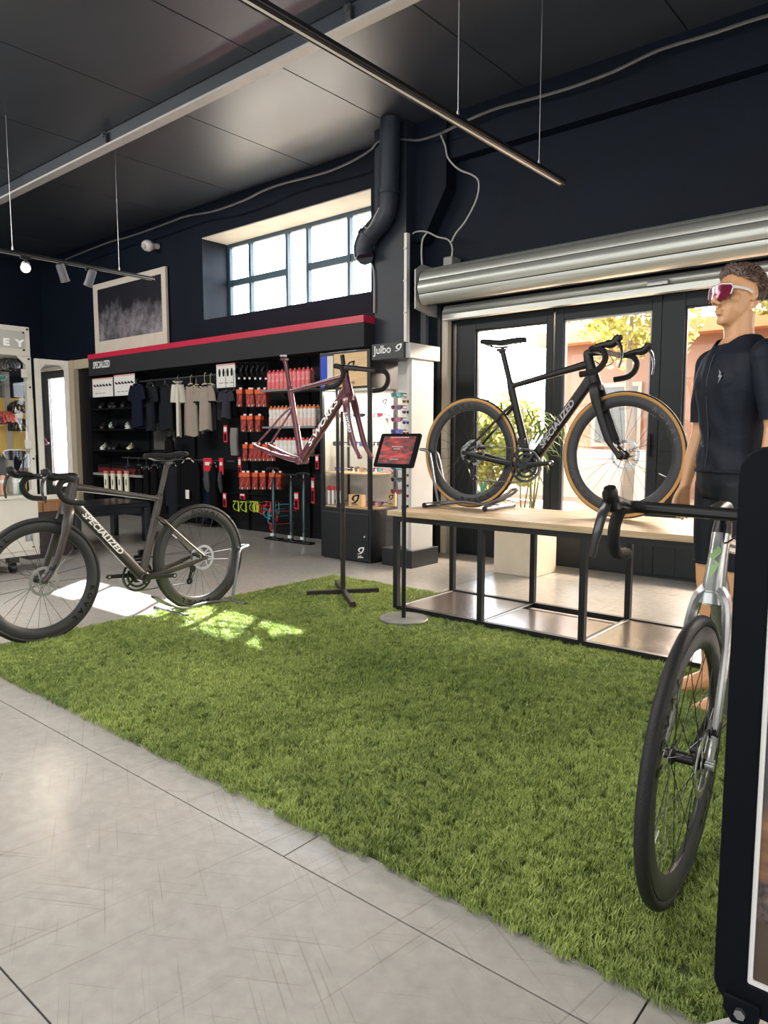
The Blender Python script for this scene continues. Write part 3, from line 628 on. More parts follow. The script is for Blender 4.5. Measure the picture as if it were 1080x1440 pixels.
    for s in (1, -1):
        pts = catmull([cl + V(-.004, s * .155, 0), cl + V(.004, s * .192, 0), cl + V(.035, s * hw, -.002), cl + V(.068, s * (hw + .002), -.012), cl + V(.088, s * (hw + .004), -.045), cl + V(.075, s * (hw + .008), -.088), cl + V(.035, s * (hw + .012), -.118), cl + V(-.035, s * (hw + .014), -.128)], 4)
        d_ = MB().sweep(pts, .0155, 10).obj('drop', TAPE, hbo)
        MB().cyl(pts[-1], pts[-1] + V(-.006, 0, -.001), .0165, 10).obj('end_plug', BLACKP, hbo)
        if bar == 'aero' and full:
            h0 = cl + V(.055, s * (hw + .001), .004)
            MB().sweep(catmull([h0 + V(-.02, 0, .0), h0 + V(.03, 0, .010), h0 + V(.068, 0, .012), h0 + V(.092, -s * .002, .034), h0 + V(.100, -s * .003, .052)], 3), [(.018, .017)] * 4 + [(.019, .021)] * 4 + [(.018, .023)] * 3 + [(.014, .018)] * 2, 10, Y).obj('hood', hood, hbo)
            MB().sweep(catmull([h0 + V(.088, s * .004, .022), h0 + V(.112, s * .006, -.008), h0 + V(.122, s * .014, -.06), h0 + V(.112, s * .026, -.115)], 3), [(.013, .008)] * 4 + [(.012, .006)] * 3 + [(.009, .005)] * 3, 8, Y).obj('brake_lever', mat('dark_lever', (.06, .06, .062), .25, .7), hbo)
    if full:
        wf = wheel(t, WB, True, tyre, tan, RIM, name='front_wheel', text_m=rimtext); wr = wheel(t, 0, False, tyre, tan, RIM, name='rear_wheel', text_m=rimtext, cassette=True)
        wf.rotation_euler = (0, R(25), 0); wr.rotation_euler = (0, R(-40), 0)
        # brake callipers
        MB().sweep([V(WB - .035, .046, AZ + .055), V(WB - .06, .046, AZ + .085)], [(.016, .012)] * 2, 8, Y).obj('brake_caliper', BLACKP, t, bevel=.003)
        MB().sweep([V(.045, .050, AZ + .028), V(.085, .050, AZ + .03)], [(.014, .013)] * 2, 8, Y).obj('brake_caliper', BLACKP, t, bevel=.003)
        # drivetrain on the right (-y)
        cr = MB(); yc = -.052
        for r0, y in ((.099, yc), (.074, yc + .008)):
            pr = [(r0, y - .0012), (r0, y + .0012), (r0 - .014, y + .0012), (r0 - .014, y - .0012)]; cr.ring(pr, 48, tuple(bb))
            nT = 50
            for k in range(nT if r0 > .09 else 0): a = 2 * math.pi * k / nT; cr.box((bb.x + r0 * math.cos(a), y, bb.z + r0 * math.sin(a)), (.0045, .002, .0045))
        cr.lathe([(.002, -.0015), (.045, -.0015), (.045, .0015), (.002, .0015)], 24, bb + V(0, yc, 0), Matrix.Rotation(R(-90), 4, 'X'))
        cro = cr.obj('chainring', mat('chainring_alloy', (.035, .035, .037), .35, .7), t)
        spd = MB()
        for k in range(4):
            a = 2 * math.pi * (k + .5) / 4 + R(crank_ang); spd.sweep([bb + V(.015 * math.cos(a), yc - .004, .015 * math.sin(a)), bb + V(.088 * math.cos(a), yc - .001, .088 * math.sin(a))], [(.004, .012), (.003, .006)], 8, Y)
        spd.obj('spider', BLACKP, cro)
        for s, off in ((-1, 0), (1, 180)):
            a = R(crank_ang + off); e = bb + V(.1725 * math.cos(a), s * .072, .1725 * math.sin(a))
            ca = MB().sweep([bb + V(0, s * .058, 0), bb + V(.05 * math.cos(a), s * .062, .05 * math.sin(a)), e], [(.009, .019), (.008, .015), (.0075, .012)], 10, Y, 2.6).cyl(e + V(0, -.009, 0), e + V(0, .009, 0), .0145, 14).cyl(bb + V(0, s * .044, 0), bb + V(0, s * .068, 0), .021, 16).obj('crank_arm', BLACKP, t)
            MB().cyl(e + V(0, -.0095, 0), e + V(0, .0095, 0), .0075, 12).obj('pedal_thread', CHROME, ca)
        # chain
        ch = []; rc = .0335; ax_ = V(0, 0, AZ)
        ya = yc; yb_ = -.038
        for k in range(9): a = R(90 - 180 * k / 8 + 4); ch.append(V(bb.x + .097 * math.cos(a), ya, bb.z + .097 * math.sin(a)))
        low = V(.055, yb_, AZ - .155); ch += [low + V(.012, 0, -.012), low + V(-.008, 0, -.014), low + V(-.016, 0, .004), V(.008, yb_, AZ - .085), V(.028, yb_, AZ - .07)]
        for k in range(6): ch.append(V(.042 * math.cos(R(-40 - 46 * k)), yb_, AZ + .042 * math.sin(R(-40 - 46 * k))))
        MB().sweep(ch, [(.0028, .0038)] * len(ch), 4, Y, closed=True).obj('chain', mat('chain_steel', (.14, .14, .14), .35, .9), t)
        rd = MB().sweep([V(.004, -.058, AZ - .018), V(.014, -.062, AZ - .05), V(.03, -.058, AZ - .075)], [(.010, .012)] * 3, 8, Y).sweep([V(.028, -.044, AZ - .072), V(.055, -.044, AZ - .155)], [(.003, .012)] * 2, 6, Y)
        rdo = rd.obj('rear_derailleur', BLACKP, t)
        for p_ in (V(.028, yb_, AZ - .078), V(.055, yb_, AZ - .155)): MB().ring([(.0225, .002), (.0225, -.002), (.006, -.002), (.006, .002)], 16, tuple(p_)).obj('jockey_wheel', BLACKP, rdo)
        MB().box(tuple(bb + V(-.03, -.045, .135)), (.045, .02, .035)).box(tuple(bb + V(-.01, -.052, .112)), (.06, .006, .02)).obj('front_derailleur', BLACKP, t, bevel=.004)
        # hoses
        for s in (1,): MB().sweep(catmull([cl + V(-.01, s * .08, -.012), cl + V(.02, s * .05, -.05), cl + V(-.02, s * .02, -.07), htop + V(.02, s * .01, -.0)], 4), .0024, 5).obj('brake_hose', BLACKP, t)
    # lettering on both sides of the down tube
    if decal:
        L_ = (d1 - d0).length; dd = (d1 - d0).normalized()
        for s in (1, -1):
            if s == -1: xd, o_ = dd, d0 + dd * (L_ * .20)
            else: xd, o_ = -dd, d1 - dd * (L_ * .14)
            upv = Vector((0, s, 0)).cross(xd); o2 = o_ - upv * .0155 + V(0, s * .0262, 0)
            # taper: lettering follows the flank of the tube
            text('lettering', decal, .046, decal_m, t, basis(xd, upv, o2), shear=.25, off=.0012, xs=(L_ * .62) / (.046 * .60 * len(decal)), ext=.0016)
    if fork_text:
        for s in (1, -1):
            a_, b_ = crown - hd * .10 + V(.0, s * .0575, 0), crown - hd * .30 + V(.012, s * .0605, 0)
            xd = (b_ - a_).normalized(); upv = Vector((0, s, 0)).cross(xd)
            text('fork_lettering', fork_text, .03, decal_m, t, basis(xd, upv, a_ - upv * .010), shear=.2, off=.0008, ext=.001)
    return t, dict(bb=bb, htop=htop, crown=crown, sT=sT, cl=cl)
P_BROWN = mat('satin_smoke_frame_paint', (.040, .033, .029), .36, coat=.2)
P_BLACK = mat('satin_black_frame_paint', (.008, .007, .007), .42, spec=.35)
P_SILVER = mat('silver_green_frame_paint', (.42, .43, .42), .25, .55, var=.2, vscale=3.5, coat=.5)
P_MAROON = mat('maroon_frame_paint', (.085, .018, .026), .3, .25, coat=.6, col2=(.16, .055, .075), vscale=2.0)
b1, _ = bike('road_bike', 'dark grey road bike with white lettering held in a floor stand at left', (-3.96, 2.815, .0), (0, 0, R(-90)), 1.03, P_BROWN, 'SPECIALIZED', LETTER, wb=1.012, crank_ang=4)
TBZ = .666
b2, _ = bike('road_bike', 'black road bike with tan sidewall tyres on wooden table', (-2.65, 4.03, TBZ), (0, 0, 0), 1.075, P_BLACK, 'SPECIALIZED', SILVERT, wb=.96, tan=TAN, crank_ang=6)
hx = Vector((.06, -1, 0)).normalized(); root3 = Vector((-.536, 1.765, 0)) - hx * (WB * 1.04)
M3 = Matrix.Rotation(math.atan2(hx.y, hx.x), 4, 'Z') @ Matrix.Rotation(R(-1.6), 4, 'X')
b3, i3 = bike('road_bike', 'silver and green road bike standing on grass beside the mannequin', root3, M3.to_euler(), 1.04, P_SILVER, 'SPECIALIZED', DARKLET, stack=.026, crank_ang=-30)
# green flash on the silver head tube
gp = mat('lime_flash', (.27, .42, .17), .3, .4)
hd_ = V(-.292, 0, .9564); n_ = V(.9564, 0, .292); c_ = i3['crown'] + hd_ * .07 + n_ * .0335
z_ = [(.004, .045), (.014, .03), (-.002, .008), (.012, .0), (-.004, -.045), (-.010, -.012), (.002, -.002), (-.014, .016)]
Mz = basis((0, 1, 0), hd_, c_); Mz2 = Mz.copy()
MB().prism([(x * 1.0, y) for x, y in z_], -.006, .0006, M=Mz).obj('head_badge', gp, b3, smooth=False)
# frameset on the cross-foot stand
fsx, fsy, fsz = -4.33, 3.66, .70
fs, _ = bike('bicycle_frameset', 'maroon racing frameset with bare fork and drop bar on a tall stand', (fsx, fsy, fsz), (0, R(3.5), 0), 1.08, P_MAROON, 'S-WORKS', LETTER, full=False, fork_text='S-WORKS')
fs['category'] = 'bicycle frame'; del fs['group']
MB().cyl(_['htop'] + V(-.012, 0, .04), _['htop'] + V(-.03, 0, .115), .0145, 12).obj('steerer_stub', BLACKP, fs)
MB().box(tuple(_['bb'] + V(-.212, 0, .693)), (.055, .02, .016)).obj('saddle_clamp', CHROME, fs, bevel=.004)
# stands ---------------------------------------------------------
def wheel_stand(label, parent_loc, rz, sc):
    t = thing('bike_stand', label, 'bike stand', parent_loc, rz, scale=sc); m = GUNMETAL
    for x, L in ((.22, .16), (-.20, .2)):
        MB().cyl((x, -L, .016), (x, L, .016), .015, 10).obj('foot_bar', m, t)
        for s in (-1, 1): MB().cyl((x, s * L, .016), (x, s * (L + .012), .016), .0165, 10).obj('rubber_cap', BLACKP, t)
    for s in (-1, 1):
        MB().sweep(catmull([V(.22, s * .05, .018), V(.17, s * .035, .022), V(.05, s * .034, .036), V(-.06, s * .034, .036), V(-.2, s * .05, .018)], 3), .009, 8).obj('side_rail', m, t)
        MB().sweep(catmull([V(-.20, s * .055, .018), V(-.24, s * .05, .16), V(-.275, s * .045, .31), V(-.30, s * .035, .35), V(-.37, s * .022, .362), V(-.385, 0, .363)], 4), .009, 8).obj('rear_arm', m, t)
        MB().sweep(catmull([V(.12, s * .034, .03), V(.20, s * .04, .05), V(.29, s * .04, .10), V(.32, s * .034, .125), V(.335, s * .018, .13), V(.34, 0, .13)], 3), .009, 8).obj('front_arm', m, t)
    return t
wheel_stand('grey tubular floor stand holding rear wheel of the dark grey bike', (-3.96, 2.815, .0), R(-90), 1.04)
wheel_stand('grey tubular stand under rear wheel of the bike on table', (-2.65, 4.03, TBZ), 0, 1.05)
s = thing('cross_foot_stand', 'tall black pole stand with cross foot holding the maroon frameset', 'stand', (-3.49, 3.69, 0), R(-38))
DST = mat('dark_brown_steel', (.03, .026, .024), .4, .3)
MB().box((0, .0, .034), (.034, .52, .034)).obj('foot_bar', DST, s, bevel=.003)
MB().box((.07, 0, .036), (.74, .034, .044)).obj('foot_bar', DST, s, bevel=.003)
for x, y in ((0, -.25), (0, .25), (-.26, 0), (.40, 0)): MB().cyl((x, y, .008), (x, y, .02), .014).obj('foot_pad', BLACKP, s)
MB().box((0, 0, .36), (.032, .032, .62)).obj('lower_pole', DST, s, bevel=.003); MB().box((0, 0, .95), (.024, .024, .58)).obj('upper_pole', DST, s, bevel=.003)
MB().cyl((.028, 0, .62), (.016, 0, .62), .012).obj('height_knob', BLACKP, s); MB().sweep([(0, 0, 1.22), (0, -.0, 1.27), (.0, -.0, 1.31)], .010, 8).obj('cradle_post', BLACKP, s)
# ================================================================ TABLE
def table():
    x0, x1, y0, y1, zt = -2.93, -.97, 3.57, 4.24, .628
    t = thing('display_table', 'long black steel frame table with pale wooden top on the grass', 'table', (x0, y0, 0)); L, D, s = x1 - x0, y1 - y0, .034
    WOODT = mat('pale_oak_top', (.34, .24, .13), .5, col2=(.56, .42, .26), vscale=3.2, stretch=(1.2, 14, 14), bump=.1)
    n = 5; wd = (D + .05) / n
    for i in range(n):
        MB().box2((-.03, -.025 + i * wd + .0012, zt + .002), (L + .03, -.025 + (i + 1) * wd - .0012, zt + .036)).obj('top_plank', WOODT, t, smooth=False, bevel=.002)
    fr = [('top_rail', (0, 0, zt - s), (L, s, zt)), ('top_rail', (0, D - s, zt - s), (L, D, zt)), ('bottom_rail', (0, 0, .012), (L, s, .012 + s)), ('bottom_rail', (0, D - s, .012), (L, D, .012 + s))]
    for nme, a, b in fr: MB().box2(a, b).obj(nme, BLACK, t, smooth=False)
    for k in range(4):
        x = k * (L - s) / 3
        for y in (0, D - s): MB().box2((x, y, .012 + s), (x + s, y + s, zt - s)).obj('leg', BLACK, t, smooth=False)
        MB().box2((x, s, zt - s), (x + s, D - s, zt)).obj('cross_rail', BLACK, t, smooth=False)
        MB().box2((x + .008, s, .012), (x + s - .008, D - s, .012 + s * .8)).obj('cross_rail', BLACK, t, smooth=False)
    SH_ = mat('grey_bronze_shelf', (.20, .165, .145), .22, .55, var=.12, vscale=4, rvar=.06)
    for k in range(3):
        xa_, xb_ = k * (L - s) / 3 + s, (k + 1) * (L - s) / 3
        MB().box2((xa_, s, .030), (xb_, D - s if k != 1 else D - s - .16, .038)).obj('shelf_panel', SH_, t, smooth=False)
        MB().box2((xa_ - .006, s, .038), (xa_ + .002, D - s, .042)).obj('shelf_trim', CHROME, t, smooth=False)
table()
# ================================================================ TABLET ON POLE
tb = thing('tablet_stand', 'thin black pole with round floor plate in front of table corner', 'stand', (-2.705, 3.40, .0))
MB().lathe([(.005, .009), (.150, .009), (.152, .026), (.147, .030), (.005, .031)], 40).obj('base_plate', mat('worn_grey_plate', (.16, .165, .16), .5, .4, var=.3, vscale=14), tb)
MB().cyl((0, 0, .016), (0, 0, .98), .0135, 14).obj('pole', BLACK, tb)
MB().cyl((0, 0, .70), (0, 0, .72), .016, 14).obj('pole_joint', BLACK, tb)
MB().sweep([(0, .005, .96), (0, .0, 1.0), (0, -.02, 1.03)], .012, 10).obj('tilt_bracket', BLACK, tb)
td = thing('tablet', 'black tablet with red nebula screen on top of the thin pole', 'tablet', (-2.722, 3.35, 1.055), rot=(R(-52), R(0), R(14)))
Mt = Matrix.Rotation(0, 4, 'X')
def rrect(w_, h_, r, n=5):
    P = []
    for cx, cy_, a0_ in ((w_ / 2 - r, h_ / 2 - r, 0), (-w_ / 2 + r, h_ / 2 - r, 90), (-w_ / 2 + r, -h_ / 2 + r, 180), (w_ / 2 - r, -h_ / 2 + r, 270)):
        for i in range(n): a = R(a0_ + 90 * i / (n - 1)); P.append((cx + r * math.cos(a), cy_ + r * math.sin(a)))
    return P
td.rotation_euler = (R(67), 0, 0)
MB().prism(rrect(.305, .215, .012), -.014, 0).obj('case', mat('matt_black_case', (.004, .004, .005), .7, spec=.08), td, bevel=.002)
def nebula():
    m = bpy.data.materials.new('red_screen_image'); m.use_nodes = True; nt = m.node_tree; b = nt.nodes['Principled BSDF']; N = nt.nodes.new; L = nt.links.new
    tc = N('ShaderNodeTexCoord'); mp = N('ShaderNodeMapping'); mp.inputs['Scale'].default_value = (5, 14, 1); L(tc.outputs['Object'], mp.inputs[0]); n = N('ShaderNodeTexNoise'); n.inputs['Scale'].default_value = 1.6; n.inputs['Detail'].default_value = 7; n.inputs['Distortion'].default_value = 1.2; L(mp.outputs[0], n.inputs['Vector'])
    r = N('ShaderNodeValToRGB'); e = r.color_ramp.elements; e[0].position = .40; e[0].color = (.03, .002, .004, 1); e[1].position = .85; e[1].color = (1, .22, .09, 1); x = e.new(.55); x.color = (.5, .010, .012, 1)
    L(n.outputs['Fac'], r.inputs[0]); b.inputs['Base Color'].default_value = (.02, .01, .01, 1); L(r.outputs[0], b.inputs['Emission Color']); b.inputs['Emission Strength'].default_value = .55; b.inputs['Roughness'].default_value = .3; b.inputs['Specular IOR Level'].default_value = .15
    return m
MB().prism(rrect(.245, .175, .003), 0, .0012).obj('screen', nebula(), td, smooth=False)
for y_, w_ in ((.018, .085), (.004, .05), (-.062, .06), (.078, .14)): MB().box2((-w_ / 2, y_, .0012), (w_ / 2, y_ + .006, .0016)).obj('screen_text_line', mat('dim_white_text', (.35, .3, .3), .6), td, smooth=False)
# ================================================================ PLANTER + BAMBOO
pl = thing('planter', 'square cream pedestal planter on the floor behind the wooden table', 'planter', (-2.96, 5.36, 0))
MB().box2((-.19, -.19, 0), (.19, .19, .50)).obj('pedestal', mat('cream_pedestal', (.62, .54, .42), .6), pl, smooth=False, bevel=.006)
MB().box2((-.17, -.17, .50), (.17, .17, .51)).obj('soil', mat('dark_soil', (.03, .02, .015), .9), pl, smooth=False)
bp_ = thing('bamboo_plant', 'leafy green bamboo with thin canes growing from the cream planter', 'plant', (-2.96, 5.36, .51))
LEAF = mat('bamboo_leaf', (.11, .2, .035), .45, col2=(.30, .40, .08), vscale=3); LEAFT = mat('bluegreen_leaf', (.03, .22, .15), .5, col2=(.1, .4, .3), vscale=3)
CANE = mat('bamboo_cane', (.32, .27, .1), .5, col2=(.22, .26, .08), vscale=9)
lm = MB(); lv = [(0, 0, 0)]; n_ = 5
vs = []; fs = []
for i in range(n_ + 1):
    t = i / n_; wv = .0095 * math.sin(math.pi * min(1, t * .9 + .08)) ** .8; z = -.05 * t * t
    vs += [(-wv, t * .14, z + .0015), (0, t * .14, z), (wv, t * .14, z + .0015)]
for i in range(n_):
    for k in range(2): a = i * 3 + k; fs.append((a, a + 1, a + 4, a + 3))
leaf_me = MB().add(vs, fs).mesh('leaf', LEAF); leaf_me2 = MB().add(vs, fs).mesh('leaf', LEAFT)
rnd = random.Random(11)
for k in range(7):
    a = rnd.uniform(0, 6.28); top = (rnd.uniform(-.36, .36), rnd.uniform(-.22, .14), rnd.uniform(.7, 1.02)); base = (.06 * math.cos(a), .06 * math.sin(a), 0)
    cv = catmull([base, (base[0] * 1.5 + top[0] * .2, base[1] + top[1] * .2, top[2] * .45), (top[0] * .6, top[1] * .6, top[2] * .8), top], 6)
    c_ = MB().sweep(cv, [.007 - .005 * i / (len(cv) - 1) for i in range(len(cv))], 6).obj('cane', CANE, bp_)
    for j in range(22):
        i_ = rnd.choice(range(len(cv) // 3, len(cv))); p = cv[i_]; az = rnd.uniform(0, 6.28); el = rnd.uniform(-.9, .5)
        o = link('leaf', leaf_me, c_); off = Vector((math.cos(az), math.sin(az), .1)) * rnd.uniform(.0, .1)
        o.location = p + off; o.rotation_euler = (el, rnd.uniform(-.5, .5), az - 1.57); o.scale = (rnd.uniform(.8, 1.5),) * 3
for j in range(26):
    o = link('leaf', leaf_me2, bp_); az = rnd.uniform(0, 6.28); o.location = (-.30 + rnd.uniform(-.07, .07), -.20 + rnd.uniform(-.05, .05), .16 + rnd.uniform(-.1, .12)); o.rotation_euler = (rnd.uniform(-1.3, .2), 0, az); o.scale = (.8,) * 3
# ================================================================ SUNGLASSES (small prototype, reused)
def glasses_proto(name, label, lens_m, frame_m, loc=(0, 0, 0), shield=False):
    t = thing(name, label, 'sunglasses', loc)
    lens = MB(); fr = MB()
    for s in (-1, 1):
        P = [(s * .004, .006), (s * .006, -.010), (s * .018, -.021), (s * .044, -.020), (s * .060, -.008), (s * .066, .010), (s * .060, .017), (s * .030, .019), (s * .010, .016)] if not shield else [(0, .0), (s * .006, -.006), (s * .014, -.024), (s * .045, -.026), (s * .062, -.010), (s * .068, .012), (s * .062, .022), (s * .030, .026), (0, .025)]
        cur = lambda x, z, d=0: (x, abs(x) ** 2 * 5.5 + d, z)
        n = len(P); cz = (sum(p[0] for p in P) / n, sum(p[1] for p in P) / n)
        vs = [cur(x, z) for x, z in P] + [cur(x, z, .0016) for x, z in P] + [cur(*cz), cur(*cz, .0016)]
        fs = [(i, (i + 1) % n, 2 * n) for i in range(n)] + [((i + 1) % n + n, i + n, 2 * n + 1) for i in range(n)] + [(i, i + n, (i + 1) % n + n, (i + 1) % n) for i in range(n)]
        if s < 0: fs = [f[::-1] for f in fs]
        lens.add(vs, fs)
        ring_ = [Vector(cur(x, z, .0008)) for x, z in P]
        if not shield: fr.sweep(ring_, .0022, 5, closed=True)
        else: fr.sweep([Vector(cur(x, z, .0008)) for x, z in P[4:]], .0028, 5)
        arm = catmull([Vector(cur(s * .066, .012)), V(s * .071, .04, .012), V(s * .073, .09, .008), V(s * .071, .135, -.010)], 3)
        MB().sweep(arm, [(.0016, .0045)] * len(arm), 6, (1, 0, 0)).obj('temple_arm', frame_m, t)
    if not shield: fr.sweep([(-.006, .0, .008), (0, -.002, .011), (.006, 0, .008)], .0022, 5)
    lens.obj('lens', lens_m, t); fr.obj('rim_frame', frame_m, t)
    return t
def gcol(n, c, r=.12): return mat(n, c, r, .35, coat=.6)
LENS = [gcol('teal_lens', (.02, .22, .2)), gcol('smoke_lens', (.03, .03, .035)), gcol('rose_lens', (.25, .03, .08)), gcol('blue_lens', (.05, .05, .38)), gcol('grey_lens', (.05, .08, .1)), gcol('amber_lens', (.3, .14, .03))]
FRM = [mat('black_frame', (.01, .01, .01), .3), mat('grey_frame', (.25, .25, .25), .3), mat('white_frame', (.7, .68, .66), .35), mat('magenta_frame', (.6, .05, .35), .3), mat('brown_frame', (.12, .06, .03), .3)]
gnames = [('teal', 'teal-lensed'), ('smoke', 'dark smoke-lensed'), ('rose', 'rose-lensed'), ('blue', 'violet-blue-lensed'), ('grey', 'grey-lensed'), ('amber', 'amber-lensed')]
# ================================================================ BLACK SUNGLASSES CABINET
def hole_box(b, x0, x1, y0, y1, z0, z1, t):   # four posts and top/bottom frames
    pass
cx0, cx1, cy0, cy1 = -4.83, -4.21, 4.81, 5.20
cbz = ony(490, 715, cy0).z; ctop = ony(522, 545, cy0).z; chead = ony(522, 490, cy0).z
cb = thing('sunglasses_cabinet', 'tall black glass-sided cabinet with wooden sign panel on top', 'cabinet', (cx0, cy0, 0)); Wc, Dc = cx1 - cx0, cy1 - cy0; CBK = mat('satin_black_cabinet', (.008, .010, .013), .4)
MB().box2((0, 0, .012), (Wc, Dc, cbz)).obj('plinth_body', CBK, cb, smooth=False, bevel=.003)
MB().box2((.02, -.008, .04), (Wc - .02, 0, cbz - .04)).obj('lower_door', CBK, cb, smooth=False, bevel=.003)
MB().cyl((Wc - .06, -.014, cbz * .50), (Wc - .06, -.008, cbz * .50), .008).obj('door_lock', WHITE, cb)
pw = .032
for x in (0, Wc - pw):
    for y in (0, Dc - pw): MB().box2((x, y, cbz), (x + pw, y + pw, ctop)).obj('post', CBK, cb, smooth=False)
xm = ony(474, 650, cy0).x - cx0
MB().box2((xm - .012, .0, cbz), (xm + .014, .02, ctop)).obj('door_stile', CBK, cb, smooth=False)
MB().box2((0, 0, ctop), (Wc, Dc, chead)).obj('header', CBK, cb, smooth=False, bevel=.003)
IVORY = mat('ivory_back_panel', (.62, .60, .55), .6)
MB().box2((pw, Dc - .02, cbz), (Wc - pw, Dc - .008, ctop)).obj('back_panel', IVORY, cb, smooth=False)
for a, b in (((pw, .006, cbz + .01), (xm - .012, .010, ctop)), ((xm + .014, .006, cbz + .01), (Wc - pw, .010, ctop)), ((Wc - .010, pw, cbz + .01), (Wc - .006, Dc - pw, ctop))): MB().box2(a, b).obj('glass_pane', GLASS, cb, smooth=False)
MB().box2((.004, pw, cbz), (.012, Dc - pw, ctop)).obj('side_panel', IVORY, cb, smooth=False)  # ivory in place of side glass, added to brighten the left pane
WOODL = mat('light_maple_panel', (.62, .42, .22), .5, var=.1, vscale=3, stretch=(1, 1, 12))
MB().box2((pw, .03, cbz + .001), (Wc - pw, Dc - .03, cbz + .012)).obj('shelf_board', WOODL, cb, smooth=False)
shz = [cbz + (ctop - cbz) * k for k in (.30, .52, .76)]
for z in shz[:1]: MB().box2((pw, .03, z - .012), (Wc - pw, Dc - .03, z)).obj('shelf_board', WOODL, cb, smooth=False)
for z in shz[1:]: MB().box2((pw, .03, z - .006), (Wc - pw, Dc - .03, z)).obj('glass_shelf', mat('glass_shelf_edge', (.55, .65, .62), .1, coat=.5) if 0 else GLASS, cb, smooth=False)
hx0, hx1 = ony(470, 510, cy0).x - cx0, Wc - .03
MB().box2((hx0, -.006, ctop + .02), (hx1, 0, chead - .02)).obj('sign_panel', WOODL, cb, smooth=False)
MB().box2((.02, -.005, ctop + .02), (hx0 - .09, 0, chead - .03)).obj('blue_panel', mat('blue_poster', (.01, .05, .5), .4), cb, smooth=False)
MB().box2((hx0 - .085, -.005, ctop + .02), (hx0 - .01, 0, chead - .03)).obj('cream_panel', CREAM, cb, smooth=False)
swoosh(cb, DARKLET, FRONT((hx0 + hx1) / 2, -.0065, (ctop + chead) / 2 + .03), .09)
text('sign_lettering', 'Julbo', .055, DARKLET, cb, FRONT((hx0 + hx1) / 2, -.0075, ctop + .04), align='CENTER')
swoosh(cb, LETTER, FRONT(Wc - .11, -.0095, .11), .07); text('door_lettering', 'Julbo', .032, LETTER, cb, FRONT(Wc - .11, -.0095, .045), align='CENTER', off=.0008)
swoosh(cb, DARKLET, FRONT(Wc + .001, .2, 1.5) if 0 else basis((0, 1, 0), (0, 0, 1), (Wc - .004, Dc * .5, ctop - .12)), .06)
ld = bpy.data.lights.new('cabinet_lamp', 'AREA'); ld.shape = 'RECTANGLE'; ld.size = Wc - .1; ld.size_y = .1; ld.energy = 9; ld.color = (1, .93, .8)
lo = bpy.data.objects.new('cabinet_lamp', ld); C.objects.link(lo); lo.parent = cb; lo.location = (Wc / 2, .12, ctop - .005)
# boxes with the emblem, and sunglasses inside the cabinet
def logo_block(x, y, z, w_, h_, d_, label):
    t = thing('display_block', label, 'display block', (x, y, z)); MB().box2((0, 0, 0), (w_, d_, h_)).obj('block', WOODL, t, smooth=False, bevel=.002)
    swoosh(t, DARKLET, FRONT(w_ / 2, -.001, h_ * .62), w_ * .55); text('block_lettering', 'Julbo', w_ * .24, DARKLET, t, FRONT(w_ / 2, -.001, h_ * .12), align='CENTER'); return t
logo_block(cx0 + .30, cy0 + .06, cbz + .013, .16, .11, .06, 'maple display block with emblem at front of the cabinet floor')
lb = logo_block(cx0 + Wc - .07, cy0 + .31, cbz + .013, .10, .13, .03, 'maple display block with emblem at right side of cabinet floor'); lb.rotation_euler = (0, 0, R(-90)) and (0, 0, R(0))
gi_ = 0
places = []
for si, z in enumerate([cbz + .013] + shz):
    for xx, yy in ((.10, .12), (.24, .2), (.36, .13), (.50, .22)):
        if si == 0 and xx in (.36,): continue
        places.append((cx0 + xx, cy0 + yy, z + .001, ('bottom', 'second', 'third', 'top')[si], ('leftmost', 'second from left', 'third from left', 'rightmost')[(.10, .24, .36, .50).index(xx)]))
for (x, y, z, sn, pn) in places:
    L_, F_ = LENS[gi_ % 6], FRM[(gi_ * 2 + 1) % 5]; o = glasses_proto('sunglasses', '%s sunglasses on %s shelf inside black cabinet, %s' % (gnames[gi_ % 6][1], sn, pn), L_, F_, (x, y, z + .028)); o['group'] = 'sunglasses inside the black cabinet'; o.rotation_euler = (R(-6), 0, R(random.uniform(-8, 22)))
    st = thing('display_riser', 'small white riser under the %s sunglasses of %s shelf' % (pn, sn), 'riser', (x, y + .05, z)); st['group'] = 'white risers in the black cabinet'
    MB().box2((-.02, -.06, 0), (.02, .10, .004)).obj('riser_base', WHITE, st, smooth=False); MB().box2((-.012, -.052, .004), (.012, -.048, .032)).obj('riser_post', WHITE, st, smooth=False); gi_ += 1
# hanging red/white/pink packs and pink goggles behind the left pane
for k in range(4):
    p = thing('hanging_pack', 'slim red and white pack hung behind left pane of black cabinet, %s from the post' % ('first', 'second', 'third', 'fourth')[k], 'pack', (cx0 + .06 + .034 * k, cy0 + .05 + .02 * k, cbz + .02)); p['group'] = 'slim packs behind the left pane'
    MB().box2((-.013, -.006, 0), (.013, .006, .13)).obj('pack_body', WHITE, p, smooth=False); MB().box2((-.0135, -.007, .13), (.0135, .007, .17)).obj('pack_header', RED, p, smooth=False)
